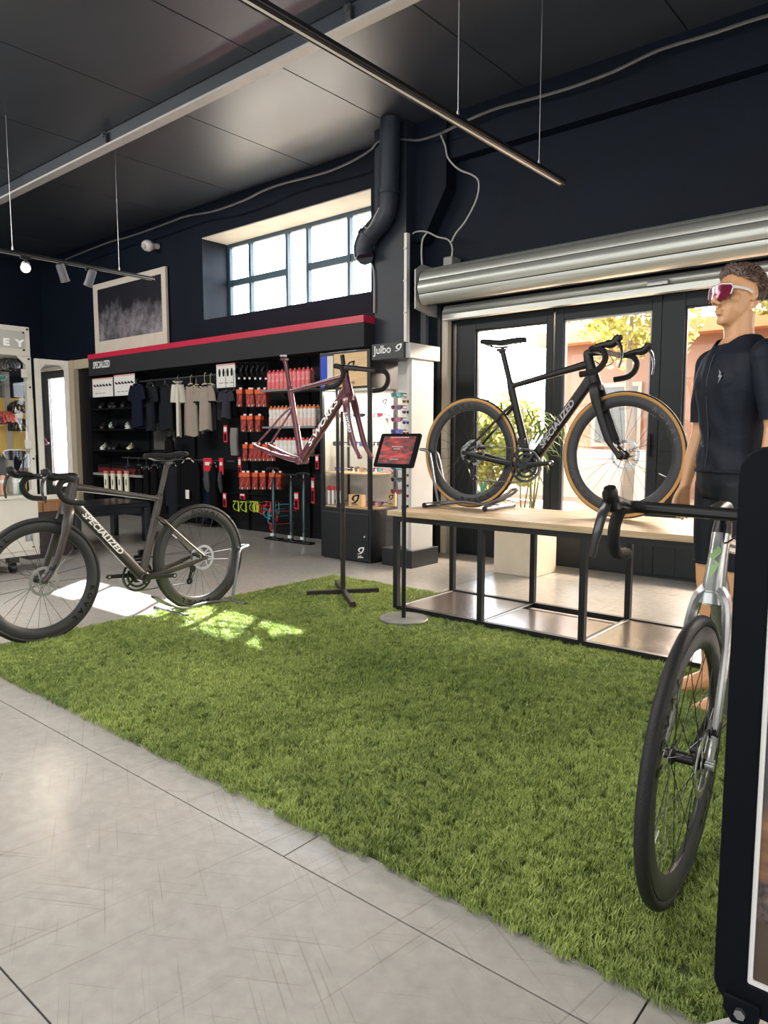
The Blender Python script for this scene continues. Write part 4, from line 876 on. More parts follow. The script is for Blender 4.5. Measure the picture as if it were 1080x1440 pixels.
# ================================================================ SUNGLASSES TOWER (grey, with sign)
tx, ty = -4.05, 4.97
tw = thing('sunglasses_tower', 'tall grey sunglasses tower with lettered header on black base', 'display stand', (0, 0, 0)); GREYW = mat('light_grey_panel', (.42, .43, .43), .4)
bz = ony(573, 775, 4.84).z
q = ony(573, 803, 4.80); TX1 = onz(612, 797).x
bx0, bx1, by0, by1 = -4.12, -3.78, 4.86, 5.25
MB().box2((bx0, by0, .0), (bx1, by1, bz)).obj('base', CBK, tw, smooth=False, bevel=.004)
z1 = ony(600, 502, 4.9).z
MB().box2((bx0 + .03, by0 + .19, bz), (bx0 + .198, by0 + .21, z1)).obj('back_panel', mat('pale_back_panel', (.62, .62, .6), .5), tw, smooth=False)
MB().box2((bx0 + .20, by0 + .10, bz), (bx0 + .225, by1 - .05, z1)).obj('centre_panel', mat('pegged_white_panel', (.60, .60, .57), .5), tw, smooth=False)
MB().box2((bx1 - .06, by0 + .03, bz), (bx1 - .03, by1 - .05, z1)).obj('side_post', GREYW, tw, smooth=False)
MB().box2((bx0 + .225, by0 + .08, bz), (bx0 + .27, by0 + .10, z1)).obj('front_strip', mat('cream_strip', (.7, .62, .5), .4), tw, smooth=False)  # narrow cream-coloured strip beside the centre panel
MB().box2((bx0 + .02, by0 + .03, bz), (bx0 + .025, by1 - .05, z1)).obj('glass_pane', GLASS, tw, smooth=False)
MB().box2((bx0 + .02, by0 + .025, bz), (bx1 - .06, by0 + .03, z1)).obj('glass_pane', GLASS, tw, smooth=False)
zh = ony(540, 483, 4.8).z
hd0 = MB().box2((bx0 - .06, by0 - .06, z1), (bx0 + .29, by0 + .02, zh)).obj('sign_header', mat('dark_sign_panel', (.028, .031, .034), .4), tw, smooth=False)
MB().box2((bx0 - .06, by0 + .02, z1), (bx0 + .29, by1, zh + .0)).obj('header_box', CBK, tw, smooth=False)
MB().box2((bx0 + .29, by0 - .03, z1 + .0), (bx1 + .0, by1, zh - .01)).obj('header_side', GREYW, tw, smooth=False)
text('sign_lettering', 'Julbo', .095, LETTER, tw, FRONT(bx0 - .035, by0 - .062, z1 + .05), off=.001); swoosh(tw, LETTER, FRONT(bx0 + .235, by0 - .0615, z1 + .085), .062)
for k in range(9):
    z = z1 - .30 - k * .105
    if z < bz + .1: break
    o = glasses_proto('sunglasses', '%s sunglasses in front column of grey tower, %s from top' % (gnames[(k * 1) % 6][1], ('first', 'second', 'third', 'fourth', 'fifth', 'sixth', 'seventh', 'eighth', 'ninth')[k]), LENS[k % 6], FRM[(k * 3) % 5], (bx0 + .115, by0 + .05, z)); o['group'] = 'sunglasses on the grey tower'; o.rotation_euler = (0, 0, R(4))
    MB().box2((bx0 + .10, by0 + .10, z - .010), (bx0 + .13, by0 + .19, z - .004)).obj('shelf_peg', GREYW, tw, smooth=False)
for k in range(11):
    z = z1 - .36 - k * .09
    o = glasses_proto('sunglasses', '%s sunglasses on white centre panel of grey tower, %s row down' % (gnames[(k + 2) % 6][1], ('first', 'second', 'third', 'fourth', 'fifth', 'sixth', 'seventh', 'eighth', 'ninth', 'tenth', 'eleventh')[k]), LENS[(k * 5 + 5) % 6], FRM[(k + 4) % 5], (bx0 + .24, by0 + .12, z)); o['group'] = 'sunglasses on the centre panel of the tower'; o.rotation_euler = (0, 0, R(20)); o.scale = (.6,) * 3; o.location = (bx0 + .25, by0 + .03, z)
for k in range(6):
    MB().box((bx0 + .12, by0 + .187, bz + .12 + k * .10), (.02, .006, .02)).obj('peg_hole', BLACKP, tw, smooth=False)
# ================================================================ DISPLAY WALL
HY = 5.36
h0, h1 = ony(124, 500, HY), ony(524, 452, HY); hz1 = ony(523, 451, HY).z; hz0 = ony(523, 486, HY).z; hzt = ony(523, 441, HY).z
hX0, hX1 = h0.x, xa - .002
dw = thing('display_wall', 'black slatted shop display wall with dark fascia and red top edge', 'shop fitting', (0, 0, 0)); FASC = mat('dark_grey_fascia', (.026, .027, .030), .6, spec=.25)
MB().box2((hX0, HY, hz0), (hX1, YW - .005, hz1)).obj('fascia', FASC, dw, smooth=False)
MB().box2((hX0 - .002, HY - .006, hz1), (hX1, YW - .005, hzt)).obj('red_edge', mat('crimson_edge', (.55, .02, .06), .4), dw, smooth=False)
t_ = ony(131, 522, HY); text('fascia_lettering', 'SPECIALIZED', .13, LETTER, dw, FRONT(t_.x, HY - .001, hz0 + .10), shear=.2, off=.003, xs=.62)
PY = 5.66
npan = 5; pwid = (hX1 - hX0) / npan
DARKP = mat('black_slatwall', (.006, .007, .009), .55, spec=.2)
for i in range(npan):
    MB().box2((hX0 + i * pwid + .004, PY, .10), (hX0 + (i + 1) * pwid - .004, YW - .004, hz0)).obj('back_panel', DARKP, dw, smooth=False)
    MB().box2((hX0 + i * pwid - .015, PY - .035, .0), (hX0 + i * pwid + .015, PY, hz0)).obj('upright', BLACK, dw, smooth=False)
MB().box2((hX0, PY - .01, 0), (hX1, YW - .004, .10)).obj('kick_board', BLACK, dw, smooth=False)
MB().box2((hX0 - .03, HY, 0), (hX0, YW - .004, hz0)).obj('side_panel', BLACK, dw, smooth=False)
def at(px, py, Y=5.5): return ony(px, py, Y)
def rail(px0, px1, py, Y=5.45):
    a, b = at(px0, py, Y), at(px1, py, Y); z = (a.z + b.z) / 2
    o = MB().cyl((a.x, Y, z), (b.x, Y, z), .012, 8)
    for x in (a.x, b.x): o.cyl((x, Y, z), (x, PY, z), .009, 6)
    o.obj('hanging_rail', GUNMETAL, dw); return z
# white printed boards
def board(px0, py0, px1, py1, label, icons, Y=5.40):
    a, b = at(px0, py0, Y), at(px1, py1, Y); a.z = min(a.z, hz0 - .004); a.x = max(a.x, hX0 + .012); t = thing('printed_board', label, 'sign', (a.x, Y, b.z)); W2, H2 = b.x - a.x, a.z - b.z
    MB().box2((0, 0, 0), (W2, .008, H2)).obj('board', WHITE, t, smooth=False)
    MB().box2((0, -.001, H2 - .02), (W2, 0, H2)).obj('board_edge', mat('pink_edge', (.7, .35, .35), .5), t, smooth=False)
    for k in range(icons):
        x = W2 * (k + .8) / (icons + .6)
        if 'shoe' in label: MB().prism([(-.035, 0), (.03, -.012), (.04, .0), (.0, .022), (-.03, .03)], 0, .001, M=FRONT(x, -.0005, H2 * .58)).obj('icon', BLACKP, t, smooth=False)
        else: MB().prism([(-.014, -.04), (.014, -.04), (.022, .01), (.010, .05), (-.010, .05), (-.022, .01)], 0, .001, M=FRONT(x, -.0005, H2 * .62)).obj('icon', BLACKP, t, smooth=False)
    for k in range(3): MB().box2((W2 * .15 + .1 * k, -.001, H2 * .18), (W2 * .15 + .07 + .1 * k, 0, H2 * .21)).obj('printed_line', GUNMETAL, t, smooth=False)
    MB().box2((W2 * .45, .008, H2 - .03), (W2 * .55, PY - Y, H2 - .01)).obj('holder', BLACK, t, smooth=False)
board(129, 533, 159, 557, 'white board printed with row of shoe shapes, the left one', 6)
board(160, 528, 190, 555, 'white board printed with row of shoe shapes, the right one', 6)
board(304, 513, 331, 544, 'white printed board with small dark bottle shapes above hanging packs', 4)
# shoes ----------------------------------------------------------
def shoe_proto(m_up, m_sole, label, loc, rz):
    t = thing('cycling_shoe', label, 'shoe', loc, rz, group='cycling shoes on the black shelves')
    pr = [(-.13, .026, .060, .0), (-.11, .034, .088, 0), (-.07, .036, .092, 0), (-.03, .036, .078, 0), (.02, .041, .062, 0), (.07, .045, .048, 0), (.11, .040, .038, 0), (.14, .020, .024, 0)]
    vs = []; fs = []; n = 10
    for x, w_, h, z in pr:
        for k in range(n): a = 2 * math.pi * k / n; vs.append((x, w_ * math.cos(a) * (1 if math.sin(a) < .3 else .8), .012 + h * .5 + h * .5 * math.sin(a)))
    for i in range(len(pr) - 1):
        for k in range(n): l = (k + 1) % n; fs.append((i * n + k, i * n + l, (i + 1) * n + l, (i + 1) * n + k))
    fs += [tuple(range(n))[::-1], tuple((len(pr) - 1) * n + k for k in range(n))]
    MB().add(vs, fs).obj('upper', m_up, t); MB().prism([(-.135, -.022), (-.08, -.036), (.0, -.036), (.08, -.046), (.13, -.03), (.145, 0), (.13, .03), (.08, .046), (0, .036), (-.08, .036), (-.135, .022)], 0, .014).obj('sole', m_sole, t, bevel=.003)
    for x in (.0, .05): MB().box((x, 0, .085 - x * .5), (.012, .07, .004), M=Matrix.Rotation(.25, 4, 'Y')).obj('strap', BLACKP, t)
    return t
BK = mat('black_shoe', (.02, .02, .022), .4); WS = mat('white_shoe', (.72, .72, .70), .4); YS = mat('pale_lime_shoe', (.70, .74, .42), .4); GS = mat('mint_white_shoe', (.55, .72, .62), .4)
rows = [(576, [(133, BK), (147, BK), (160, BK), (174, BK)]), (604, [(130, BK), (147, GS), (163, BK), (180, WS)]), (632, [(134, WS), (149, BK), (164, BK), (184, YS)]), (668, [(132, BK), (146, BK)])]
names_row = ['top', 'second', 'third', 'lowest']; names_col = ['leftmost', 'second', 'third', 'rightmost']
for ri, (py, items) in enumerate(rows):
    a, b = at(122, py, 5.45), at(195 if ri < 3 else 158, py, 5.45); z = a.z
    MB().box2((hX0 + .005, 5.38, z - .018), (b.x, PY, z)).obj('shelf', BLACK, dw, smooth=False)
    for ci, (px, mm) in enumerate(items):
        q = at(px, py, 5.50); cn = {'black_shoe': 'black', 'white_shoe': 'white', 'pale_lime_shoe': 'pale lime', 'mint_white_shoe': 'mint and white'}[mm.name]
        shoe_proto(mm, BLACKP if mm is not WS else WHITE, '%s cycling shoe on the %s shoe shelf, %s' % (cn, names_row[ri], names_col[ci]), (max(q.x, hX0 + (.10, .32, .32, .32)[ci]), 5.50, z + .001), R(random.uniform(-50, -25)))
# boxes at the foot
for k in range(3):
    a = at(122 + 13 * k, 690, 5.45); bxx = thing('shoe_box', 'dark red shoe box on the wall base, %s' % ('leftmost', 'middle', 'rightmost')[k], 'box', (hX0 + .08 + .38 * k, 5.40, .619)); bxx['group'] = 'shoe boxes'
    MB().box2((0, 0, 0), (.34, .2, .10)).obj('box_body', mat('dark_red_box', (.12, .01, .015), .5), bxx, smooth=False); MB().box2((-.004, -.004, .08), (.344, .204, .12)).obj('lid', BLACKP, bxx, smooth=False)
MB().box2((hX0 + .005, 5.36, .585), (hX0 + 1.3, PY, .618)).obj('base_shelf', mat('grey_shelf_top', (.3, .29, .27), .4), dw, smooth=False)
# garments -------------------------------------------------------
FOLD = {}
def garment(px, py_top, py_bot, wpx, m, label, cat='shirt', kind='tee', rz=0, Y=5.42, trim=None, railz=None, hanger=None, grp='clothes on the upper rail'):
    a = at(px, py_top, Y); b = at(px, py_bot, Y); Hh = a.z - b.z; sc_ = 1015 / ((a - _o).dot(_fw)); wv = 1.15 * wpx / sc_ / max(.5, abs(math.cos(rz + CAM_T * .0 - R(52)) if 0 else 1))
    t = thing('hanging_' + {'shirt': 'shirt', 'jacket': 'jacket', 'bib': 'bib_shorts'}.get(cat, 'shirt'), label, cat, (a.x, Y, b.z), rz, group=grp)
    rnd = random.Random(hash(label) % 999 if 0 else int(px * 7 + py_top)); n = 28; vs = []; fs = []; rowsN = 9; hw = wv / 2; ph = rnd.uniform(0, 6)
    for i in range(rowsN):
        tt = i / (rowsN - 1); z = Hh * tt
        if tt > .86: wf = 1 - (tt - .86) / .14 * .62
        else: wf = .92 + .08 * math.cos(tt * 3)
        for k in range(n):
            an = 2 * math.pi * k / n; fold = 1 + .20 * math.sin(5 * an + ph) * (1 - tt * .75)
            x = hw * wf * math.copysign(abs(math.cos(an)) ** .75, math.cos(an)); y = .045 * (1 - .35 * tt) * math.sin(an) * fold * (.6 if tt > .95 else 1)
            dz = -.10 * Hh * 0 + (-.012 * math.cos(3 * an + ph)) * (1 - tt)
            vs.append((x, y, z + dz + (-(x / hw) ** 2 * .05 if tt > .86 else 0)))
    for i in range(rowsN - 1):
        for k in range(n): l = (k + 1) % n; fs.append((i * n + k, i * n + l, (i + 1) * n + l, (i + 1) * n + k))
    fs += [tuple(range(n))[::-1]]
    MB().add(vs, fs).obj('body', m, t, ang=80)
    if kind in ('tee', 'long'):
        for s in (-1, 1):
            ln = .42 if kind == 'tee' else .95
            P = catmull([V(s * hw * .72, 0, Hh * .93), V(s * hw * 1.05, -.005, Hh * .80), V(s * hw * (1.22 if kind == 'tee' else 1.12), -.01, Hh * (.93 - ln * .75))], 3)
            sl = MB().sweep(P, [(.052 + .008 * i / 6, .03 * (1 - .1 * i)) if kind == 'tee' else (.05 - .003 * i, .032 - .002 * i) for i in range(len(P))], 12, (1, 0, .3)).obj('sleeve', m, t)
            if trim: MB().sweep([P[-1] + V(0, 0, .012), P[-1] - V(0, 0, .004)], [(.056, .032)] * 2, 12, (1, 0, .3)).obj('sleeve_band', trim, sl)
    MB().sweep([V(.07 * math.cos(a_) * .8, .035 * math.sin(a_), Hh * .985 + .008 * math.cos(2 * a_)) for a_ in [2 * math.pi * i / 14 for i in range(14)]], .008, 6, closed=True).obj('collar', trim or m, t)
    hgm = hanger or GUNMETAL; hz_ = (railz if railz else a.z + .06) - b.z
    hg = MB().sweep(catmull([V(-hw * .75, 0, Hh * .93), V(-.04, 0, Hh * 1.005), V(0, 0, Hh * 1.02), V(.04, 0, Hh * 1.005), V(hw * .75, 0, Hh * .93)], 3), .008, 6)
    hg.sweep(catmull([V(0, 0, Hh * 1.02), V(0, 0, hz_ - .005), V(.012, .012, hz_ + .018), V(0, .03, hz_ + .012)], 3), .003, 5); hg.obj('hanger', hgm, t)
    if trim: MB().add([(v[0] * 1.01, v[1] * 1.02, v[2]) for v in vs[:2 * n]], fs[:0] + [(k, (k + 1) % n, n + (k + 1) % n, n + k) for k in range(n)]).obj('hem_band', trim, t) if 0 else None
    return t
FN = mat('navy_knit', (.008, .010, .024), .85, spec=.1, bump=.3, bscale=30); FC = mat('charcoal_knit', (.014, .016, .021), .85, spec=.1, bump=.3, bscale=30); FB = mat('black_knit', (.0045, .0048, .006), .85, spec=.1, bump=.3, bscale=30)
FT = mat('taupe_knit', (.30, .25, .21), .85, bump=.3, bscale=30); FT2 = mat('stone_knit', (.22, .19, .165), .85, bump=.3, bscale=30); FW = mat('off_white_knit', (.62, .59, .5), .85, bump=.3, bscale=30); FG = mat('slate_knit', (.045, .045, .052), .8, bump=.3, bscale=30); FP = mat('plum_knit', (.02, .018, .034), .85, bump=.3, bscale=30)
WHG = mat('pale_wood_hanger', (.65, .58, .42), .5)
rz1 = rail(196, 330, 531, 5.45)
UP = [(192, 540, 600, 27, FN, 'navy blue short sleeved shirt hanging at left end of upper rail', 'tee', -.1, None), (211, 540, 606, 14, FC, 'charcoal shirt hanging side-on between navy and dark grey shirts', 'tee', .5, None), (232, 541, 604, 34, FC, 'wide dark grey short sleeved shirt on upper rail', 'tee', -.15, None),
      (250, 536, 614, 6, FW, 'thin off-white shirt hanging side-on beside the taupe shirts', 'tee', 1.5, None), (268, 541, 613, 26, FT, 'taupe short sleeved shirt with dark sleeve edge, nearest', 'tee', .15, FB), (276, 542, 611, 22, FT2, 'stone brown shirt hanging just behind the taupe one', 'tee', .35, FB), (288, 541, 605, 20, FT, 'second taupe shirt, right of the stone brown one', 'tee', .4, FB), (296, 541, 604, 14, FG, 'slate shirt with pale stripe hanging right of the taupe shirts', 'tee', .8, FW),
      (304, 548, 590, 16, FG, 'short slate grey top right of the striped shirt', 'tee', .2, None), (318, 550, 588, 14, FP, 'plum dark top near right end of upper rail', 'tee', .3, None), (329, 550, 586, 12, FB, 'small black top at right end of upper rail', 'tee', .2, None)]
for i, (px, a, b, w_, m, lab, kd, rz, tr) in enumerate(UP): garment(px, a, b, w_, m, lab, 'shirt', kd, rz * .5, (5.31, 5.40, 5.49)[i % 3], tr, rz1, WHG if 3 < i < 8 else None)
rz2 = rail(172, 330, 646, 5.45)
LOW = [(180, 655, 705, 16, FP, 'plum sleeveless top at left end of lower rail', 'vest', 0, None), (195, 655, 706, 13, FB, 'black bib shorts hung second on lower rail', 'vest', .3, None), (206, 657, 705, 11, FB, 'black bib with grey stripe third on lower rail', 'vest', .2, FG), (217, 655, 705, 12, FB, 'black garment fourth on lower rail', 'vest', .4, None), (229, 652, 722, 16, FB, 'long black tights under the bike saddle', 'vest', .1, None), (243, 652, 728, 18, FC, 'charcoal long garment left of the big black jacket', 'long', .1, None),
       (265, 646, 728, 34, FB, 'large black jacket with white tag on pale wooden hanger', 'long', .05, None), (284, 648, 730, 20, FN, 'navy long jacket right of the big black jacket', 'long', .2, None), (300, 652, 726, 14, FB, 'black long garment at right end of lower rail', 'vest', .1, None)]
for i, (px, a, b, w_, m, lab, kd, rz, tr) in enumerate(LOW):
    g = garment(px, a, b, w_, m, lab, 'jacket' if 'jacket' in lab else 'bib' if 'bib' in lab else 'shirt', kd, rz, 5.34 if i == 6 else 5.42, tr, rz2, WHG if i == 6 else None, grp='clothes on the lower rail')
    if i == 6: MB().box2((.02, -.075, .25), (.09, -.071, .36)).obj('price_tag', WHITE, g, smooth=False)
garment(238, 614, 645, 16, FB, 'small black mesh vest hung under the dark grey shirt', 'shirt', 'vest', .2, 5.45, None, None, None, 'clothes between the rails')
gm = at(228, 618, 5.6); MB().box2((gm.x - .25, 5.63, gm.z - .14), (gm.x + .25, PY, gm.z + .22)).obj('grey_insert_panel', mat('grey_insert', (.08, .08, .08), .5), dw, smooth=False)
for k, px in enumerate((292, 311)):
    a = at(px, 644, 5.40); g = thing('glove_pack', 'dark gloves on %s red card hanging right of the jackets' % ('wide', 'narrow')[k], 'gloves', (a.x, 5.40, a.z), group='gloves on red cards'); w_ = (.085, .04)[k]
    MB().box2((-w_, -.004, -.20), (w_, .004, 0)).obj('red_card', RED, g, smooth=False); MB().box2((-w_ * .6, -.0055, -.09), (w_ * .6, -.004, -.05)).obj('card_print', WHITE, g, smooth=False)
    MB().sweep([(0, -.02, -.16), (0, -.025, -.26), (0.01, -.02, -.36), (0.02, -.02, -.42)], [(w_ * .5, .02), (w_ * .7, .03), (w_ * .65, .028), (w_ * .2, .012)], 10, (1, 0, 0)).obj('glove', FG, g)
    MB().cyl((0, 0, -.01), (0, PY - 5.40, -.01), .004, 6).obj('hook', GUNMETAL, g)
# socks in white cards
for k in range(4):
    a = at(149 + 9.6 * k, 662, 5.34); b = at(149 + 9.6 * k, 693, 5.34); g = thing('sock_pack', 'white and lime carded sock pack below the shoe shelves, %s in the row' % ('first', 'second', 'third', 'fourth')[k], 'socks', (a.x, 5.34, b.z), group='carded sock packs'); h_ = a.z - b.z
    MB().box2((-.045, -.012, 0), (.045, .012, h_)).obj('sock_card', mat('cream_card', (.78, .76, .62), .6), g, smooth=False, bevel=.003); MB().box2((-.0455, -.0125, h_ - .04), (.0455, .0125, h_)).obj('card_header', mat('red_top', (.6, .2, .15), .5), g, smooth=False)
    MB().prism([(-.012, -.03), (.01, -.035), (.014, .0), (.012, .05), (-.008, .05)], 0, .001, M=FRONT(0, -.0125, h_ * .45)).obj('printed_sock', BLACKP, g, smooth=False); MB().box2((.03, -.0128, .01), (.042, .0, h_ - .05)).obj('lime_stripe', mat('lime_stripe', (.7, .75, .2), .5), g, smooth=False)
    MB().cyl((0, 0, h_ - .01), (0, PY - 5.34, h_ - .01), .004, 6).obj('hook', GUNMETAL, g)
# packs on hooks -------------------------------------------------
ORD = ['first', 'second', 'third', 'fourth', 'fifth', 'sixth', 'seventh', 'eighth', 'ninth', 'tenth', 'eleventh', 'twelfth', 'thirteenth', 'fourteenth', 'fifteenth']
REDO = mat('orange_red_print', (.75, .11, .03), .45)
MOT = mat('black_orange_box_print', (.012, .010, .010), .5, col2=(.38, .05, .02), vscale=30)
def pack_row(pxs, py0, py1, wpx, rowname, Y=5.40, body=MOT, tilt=.25, dy=0):
    for k, px in enumerate(pxs):
        a, b = at(px, py0 + dy * k, Y), at(px, py1 + dy * k, Y); sc_ = 1015 / ((a - _o).dot(_fw)); w_ = wpx / sc_ / 2 * 1.0; h_ = a.z - b.z
        g = thing('tube_pack', 'orange-red and black boxed inner tube, %s in %s row of packs' % (ORD[k], rowname), 'pack', (a.x, Y, b.z), tilt, group='boxed inner tubes on hooks', rot=(0, R(random.uniform(-9, 9)), tilt + random.uniform(-.15, .15)))
        MB().box2((-w_, -.03, 0), (w_, .03, h_ * .86)).obj('box_body', body, g, smooth=False); MB().box2((-w_ * 1.02, -.032, h_ * .68), (w_ * 1.02, .032, h_ * .9)).obj('box_print', REDO, g, smooth=False)
        MB().box2((-w_ * 1.01, -.031, .0), (w_ * .3, -.0295, h_ * .12)).obj('white_strip', WHITE, g, smooth=False)
        MB().add([(-w_ * .9, -.0315, h_ * .15), (-w_ * .3, -.0315, h_ * .15), (w_ * .8, -.0315, h_ * .58), (w_ * .2, -.0315, h_ * .58)], [(0, 1, 2, 3)]).obj('red_slash', RED, g, smooth=False)
        MB().box2((-w_ * .5, -.004, h_ * .9), (w_ * .5, .004, h_ + .0)).obj('hang_tab', WHITE, g, smooth=False)
        MB().cyl((0, 0, h_ * .96), (0, (PY - Y) / math.cos(tilt), h_ * .96), .004, 6).obj('hook', GUNMETAL, g); g.children[-1].rotation_euler = (0, 0, -tilt)
pack_row([338, 352, 357, 366, 373], 545, 572, 9, 'top')
pack_row([344, 354, 364], 582, 607, 9, 'second')
pack_row([346, 354, 361, 367, 373, 379, 385], 622, 648, 7.5, 'third')
pack_row([342, 350, 360, 371, 382, 393], 662, 688, 9, 'fourth')
def row_bar(px0, px1, py, Y=5.52):
    a, b = at(px0, py, Y), at(px1, py, Y); MB().box2((a.x, PY - .03, a.z - .015), (b.x, PY, a.z + .015)).obj('hook_bar', BLACK, dw, smooth=False)
for a_ in ((332, 378, 545), (340, 370, 582), (341, 388, 622), (337, 400, 662), (310, 400, 692), (334, 378, 509)): row_bar(*a_)
# bottles --------------------------------------------------------
PINK = mat('translucent_pink', (.80, .20, .22), .3, col2=(.85, .34, .33)); ROSEW = mat('milky_rose', (.78, .55, .50), .35); MILK = mat('milky_white', (.78, .74, .70), .35); CAPR = mat('coral_cap', (.75, .10, .10), .4); CAPO = mat('orange_cap', (.8, .26, .1), .4)
def bottle(loc, h_, r, body, cap, band, label, grp):
    t = thing('water_bottle', label, 'bottle', loc, group=grp)
    MB().lathe([(r * .8, 0), (r, .012), (r, h_ * .42), (r * .86, h_ * .5), (r * .86, h_ * .58), (r, h_ * .66), (r, h_ * .80), (r * .86, h_ * .83)], 14).obj('bottle_body', body, t)
    MB().lathe([(r * 1.001, h_ * .08), (r * 1.012, h_ * .09), (r * 1.012, h_ * .38), (r * 1.001, h_ * .4)], 14).obj('printed_band', band, t)
    MB().lathe([(r * .88, h_ * .80), (r * .92, h_ * .82), (r * .92, h_ * .89), (r * .4, h_ * .93), (r * .32, h_), (.002, h_)], 12).obj('cap', cap, t)
def bottle_row(px0, px1, n, pytop, pybot, body, cap, band, rowname, Y=5.40):
    a, b = at(px0, pybot, Y), at(px1, pybot, Y); tz = at(px0, pytop, Y).z; h_ = tz - a.z; st = (b.x - a.x) / (n - 1)
    for row, yy_ in enumerate((Y, Y + .09)):
        for k in range(n):
            if row and k % 2: continue
            bottle((a.x + st * k + row * .03, yy_, a.z), h_, min(st * .47, .042), body, cap, band, '%s, %s along in the %s rank%s' % (rowname, ORD[k], 'front' if not row else 'back', ''), rowname)
    MB().box2((a.x - .08, Y - .07, a.z - .02), (b.x + .08, PY, a.z)).obj('shelf', mat('shelf_grey', (.2, .2, .2), .5), dw, smooth=False)
bottle_row(380, 434, 10, 521, 549, PINK, CAPR, mat('coral_band', (.75, .16, .17), .35), 'pink water bottle on the highest bottle shelf')
bottle_row(382, 442, 12, 571, 600, MILK, CAPO, ROSEW, 'milky bottle with orange cap on middle bottle shelf')
bottle_row(391, 433, 8, 615, 638, WHITE, CAPR, MILK, 'white bottle with red cap on lowest bottle shelf')
# bottle cages, black, top row
def cage(loc, m, label, grp, s=1, rz=0):
    t = thing('bottle_cage', label, 'bottle cage', loc, rz, group=grp); b = MB()
    for sg in (-1, 1): b.sweep(catmull([V(sg * .006, .02, -.07 * s), V(sg * .035, -.01, -.05 * s), V(sg * .040, -.03, 0), V(sg * .025, -.01, .04 * s), V(sg * .036, -.035, .06 * s), V(0, -.06, .065 * s)], 3), .0055 * s, 6)
    if m is BLACKP: MB().box((0, -.012, -.09), (.03, .004, .022)).obj('price_tag', WHITE, t, smooth=False)
    b.obj('cage_arms', m, t); MB().box((0, .022, -.01), (.018, .008, .14 * s)).cyl((0, .02, .04 * s), (0, PY - loc[1], .04 * s), .004, 6).obj('spine', m, t)
for k, px in enumerate((337, 345, 352, 360, 367, 375)):
    a = at(px, 521, 5.42); cage((a.x, 5.42, a.z), BLACKP, 'black bottle cage, %s along the top hooks' % ORD[k], 'black bottle cages', 1.3)
LIME = mat('lime_plastic', (.62, .80, .05), .4); CY = mat('cyan_plastic', (.05, .45, .55), .4); REDP = mat('red_plastic', (.7, .04, .05), .4)
for k, (px, py, m, nm) in enumerate([(334, 711, LIME, 'lime'), (343, 712, LIME, 'lime'), (354, 712, LIME, 'lime'), (361, 712, LIME, 'lime'), (367, 716, REDP, 'red'), (374, 722, CY, 'cyan'), (379, 712, REDP, 'red'), (388, 714, CY, 'cyan'), (380, 732, CY, 'cyan'), (387, 724, REDP, 'red'), (383, 742, REDP, 'red')]):
    a = at(px, py, 5.40); cage((a.x, 5.40 + .015 * (k % 3), a.z), m, '%s bottle cage hanging near the floor, %s from the left' % (nm, ORD[k]), 'coloured bottle cages', .9, random.uniform(-.6, .6))
for k, (px, py0, py1, w_) in enumerate([(316, 693, 713, 7), (341, 694, 702, 11), (417, 692, 716, 9), (337, 643, 671, 6), (440, 672, 708, 6), (446, 640, 660, 6), (317, 598, 622, 8), (442, 602, 618, 6)]):
    a, b = at(px, py0, 5.40), at(px, py1, 5.40); sc_ = 1015 / ((a - _o).dot(_fw)); g = thing('red_card_pack', 'red and white card pack on hook, %s' % ('beside the wheel top', 'above the lime cages', 'between the floor pumps', 'left of the fourth tube row', 'below the frameset, right of pumps', 'above the lowest red card at right', 'in front of grey gloves', 'beside the middle bottles')[k], 'pack', (a.x, 5.40, b.z), group='red card packs'); h_ = a.z - b.z; ww = w_ / sc_ / 2
    MB().box2((-ww, -.005, 0), (ww, .005, h_)).obj('card', RED, g, smooth=False); MB().box2((-ww * .8, -.0065, h_ * .62), (ww * .8, -.005, h_ * .9)).obj('white_print', WHITE, g, smooth=False); MB().box2((-ww * .5, -.012, h_ * .1), (ww * .5, -.005, h_ * .5)).obj('blister', BLACKP, g, smooth=False)
    MB().cyl((0, .005, h_ - .01), (0, PY - 5.40, h_ - .01), .004, 6).obj('hook', GUNMETAL, g)
a = at(328, 602, 5.38); g = thing('arm_warmer_pack', 'grey folded warmers in clear pack beside the red card', 'clothing pack', (a.x, 5.40, at(328, 640, 5.38).z)); h_ = a.z - at(328, 640, 5.38).z
MB().sweep(catmull([V(0, 0, 0), V(0, -.01, h_ * .3), V(0, -.01, h_ * .7), V(0, 0, h_)], 3), [(.06, .03)] * 10, 12, (1, 0, 0), 3).obj('folded_fabric', mat('grey_fabric', (.2, .19, .18), .8), g); MB().cyl((0, .005, h_ - .01), (0, PY - 5.40, h_ - .01), .004, 6).obj('hook', GUNMETAL, g)
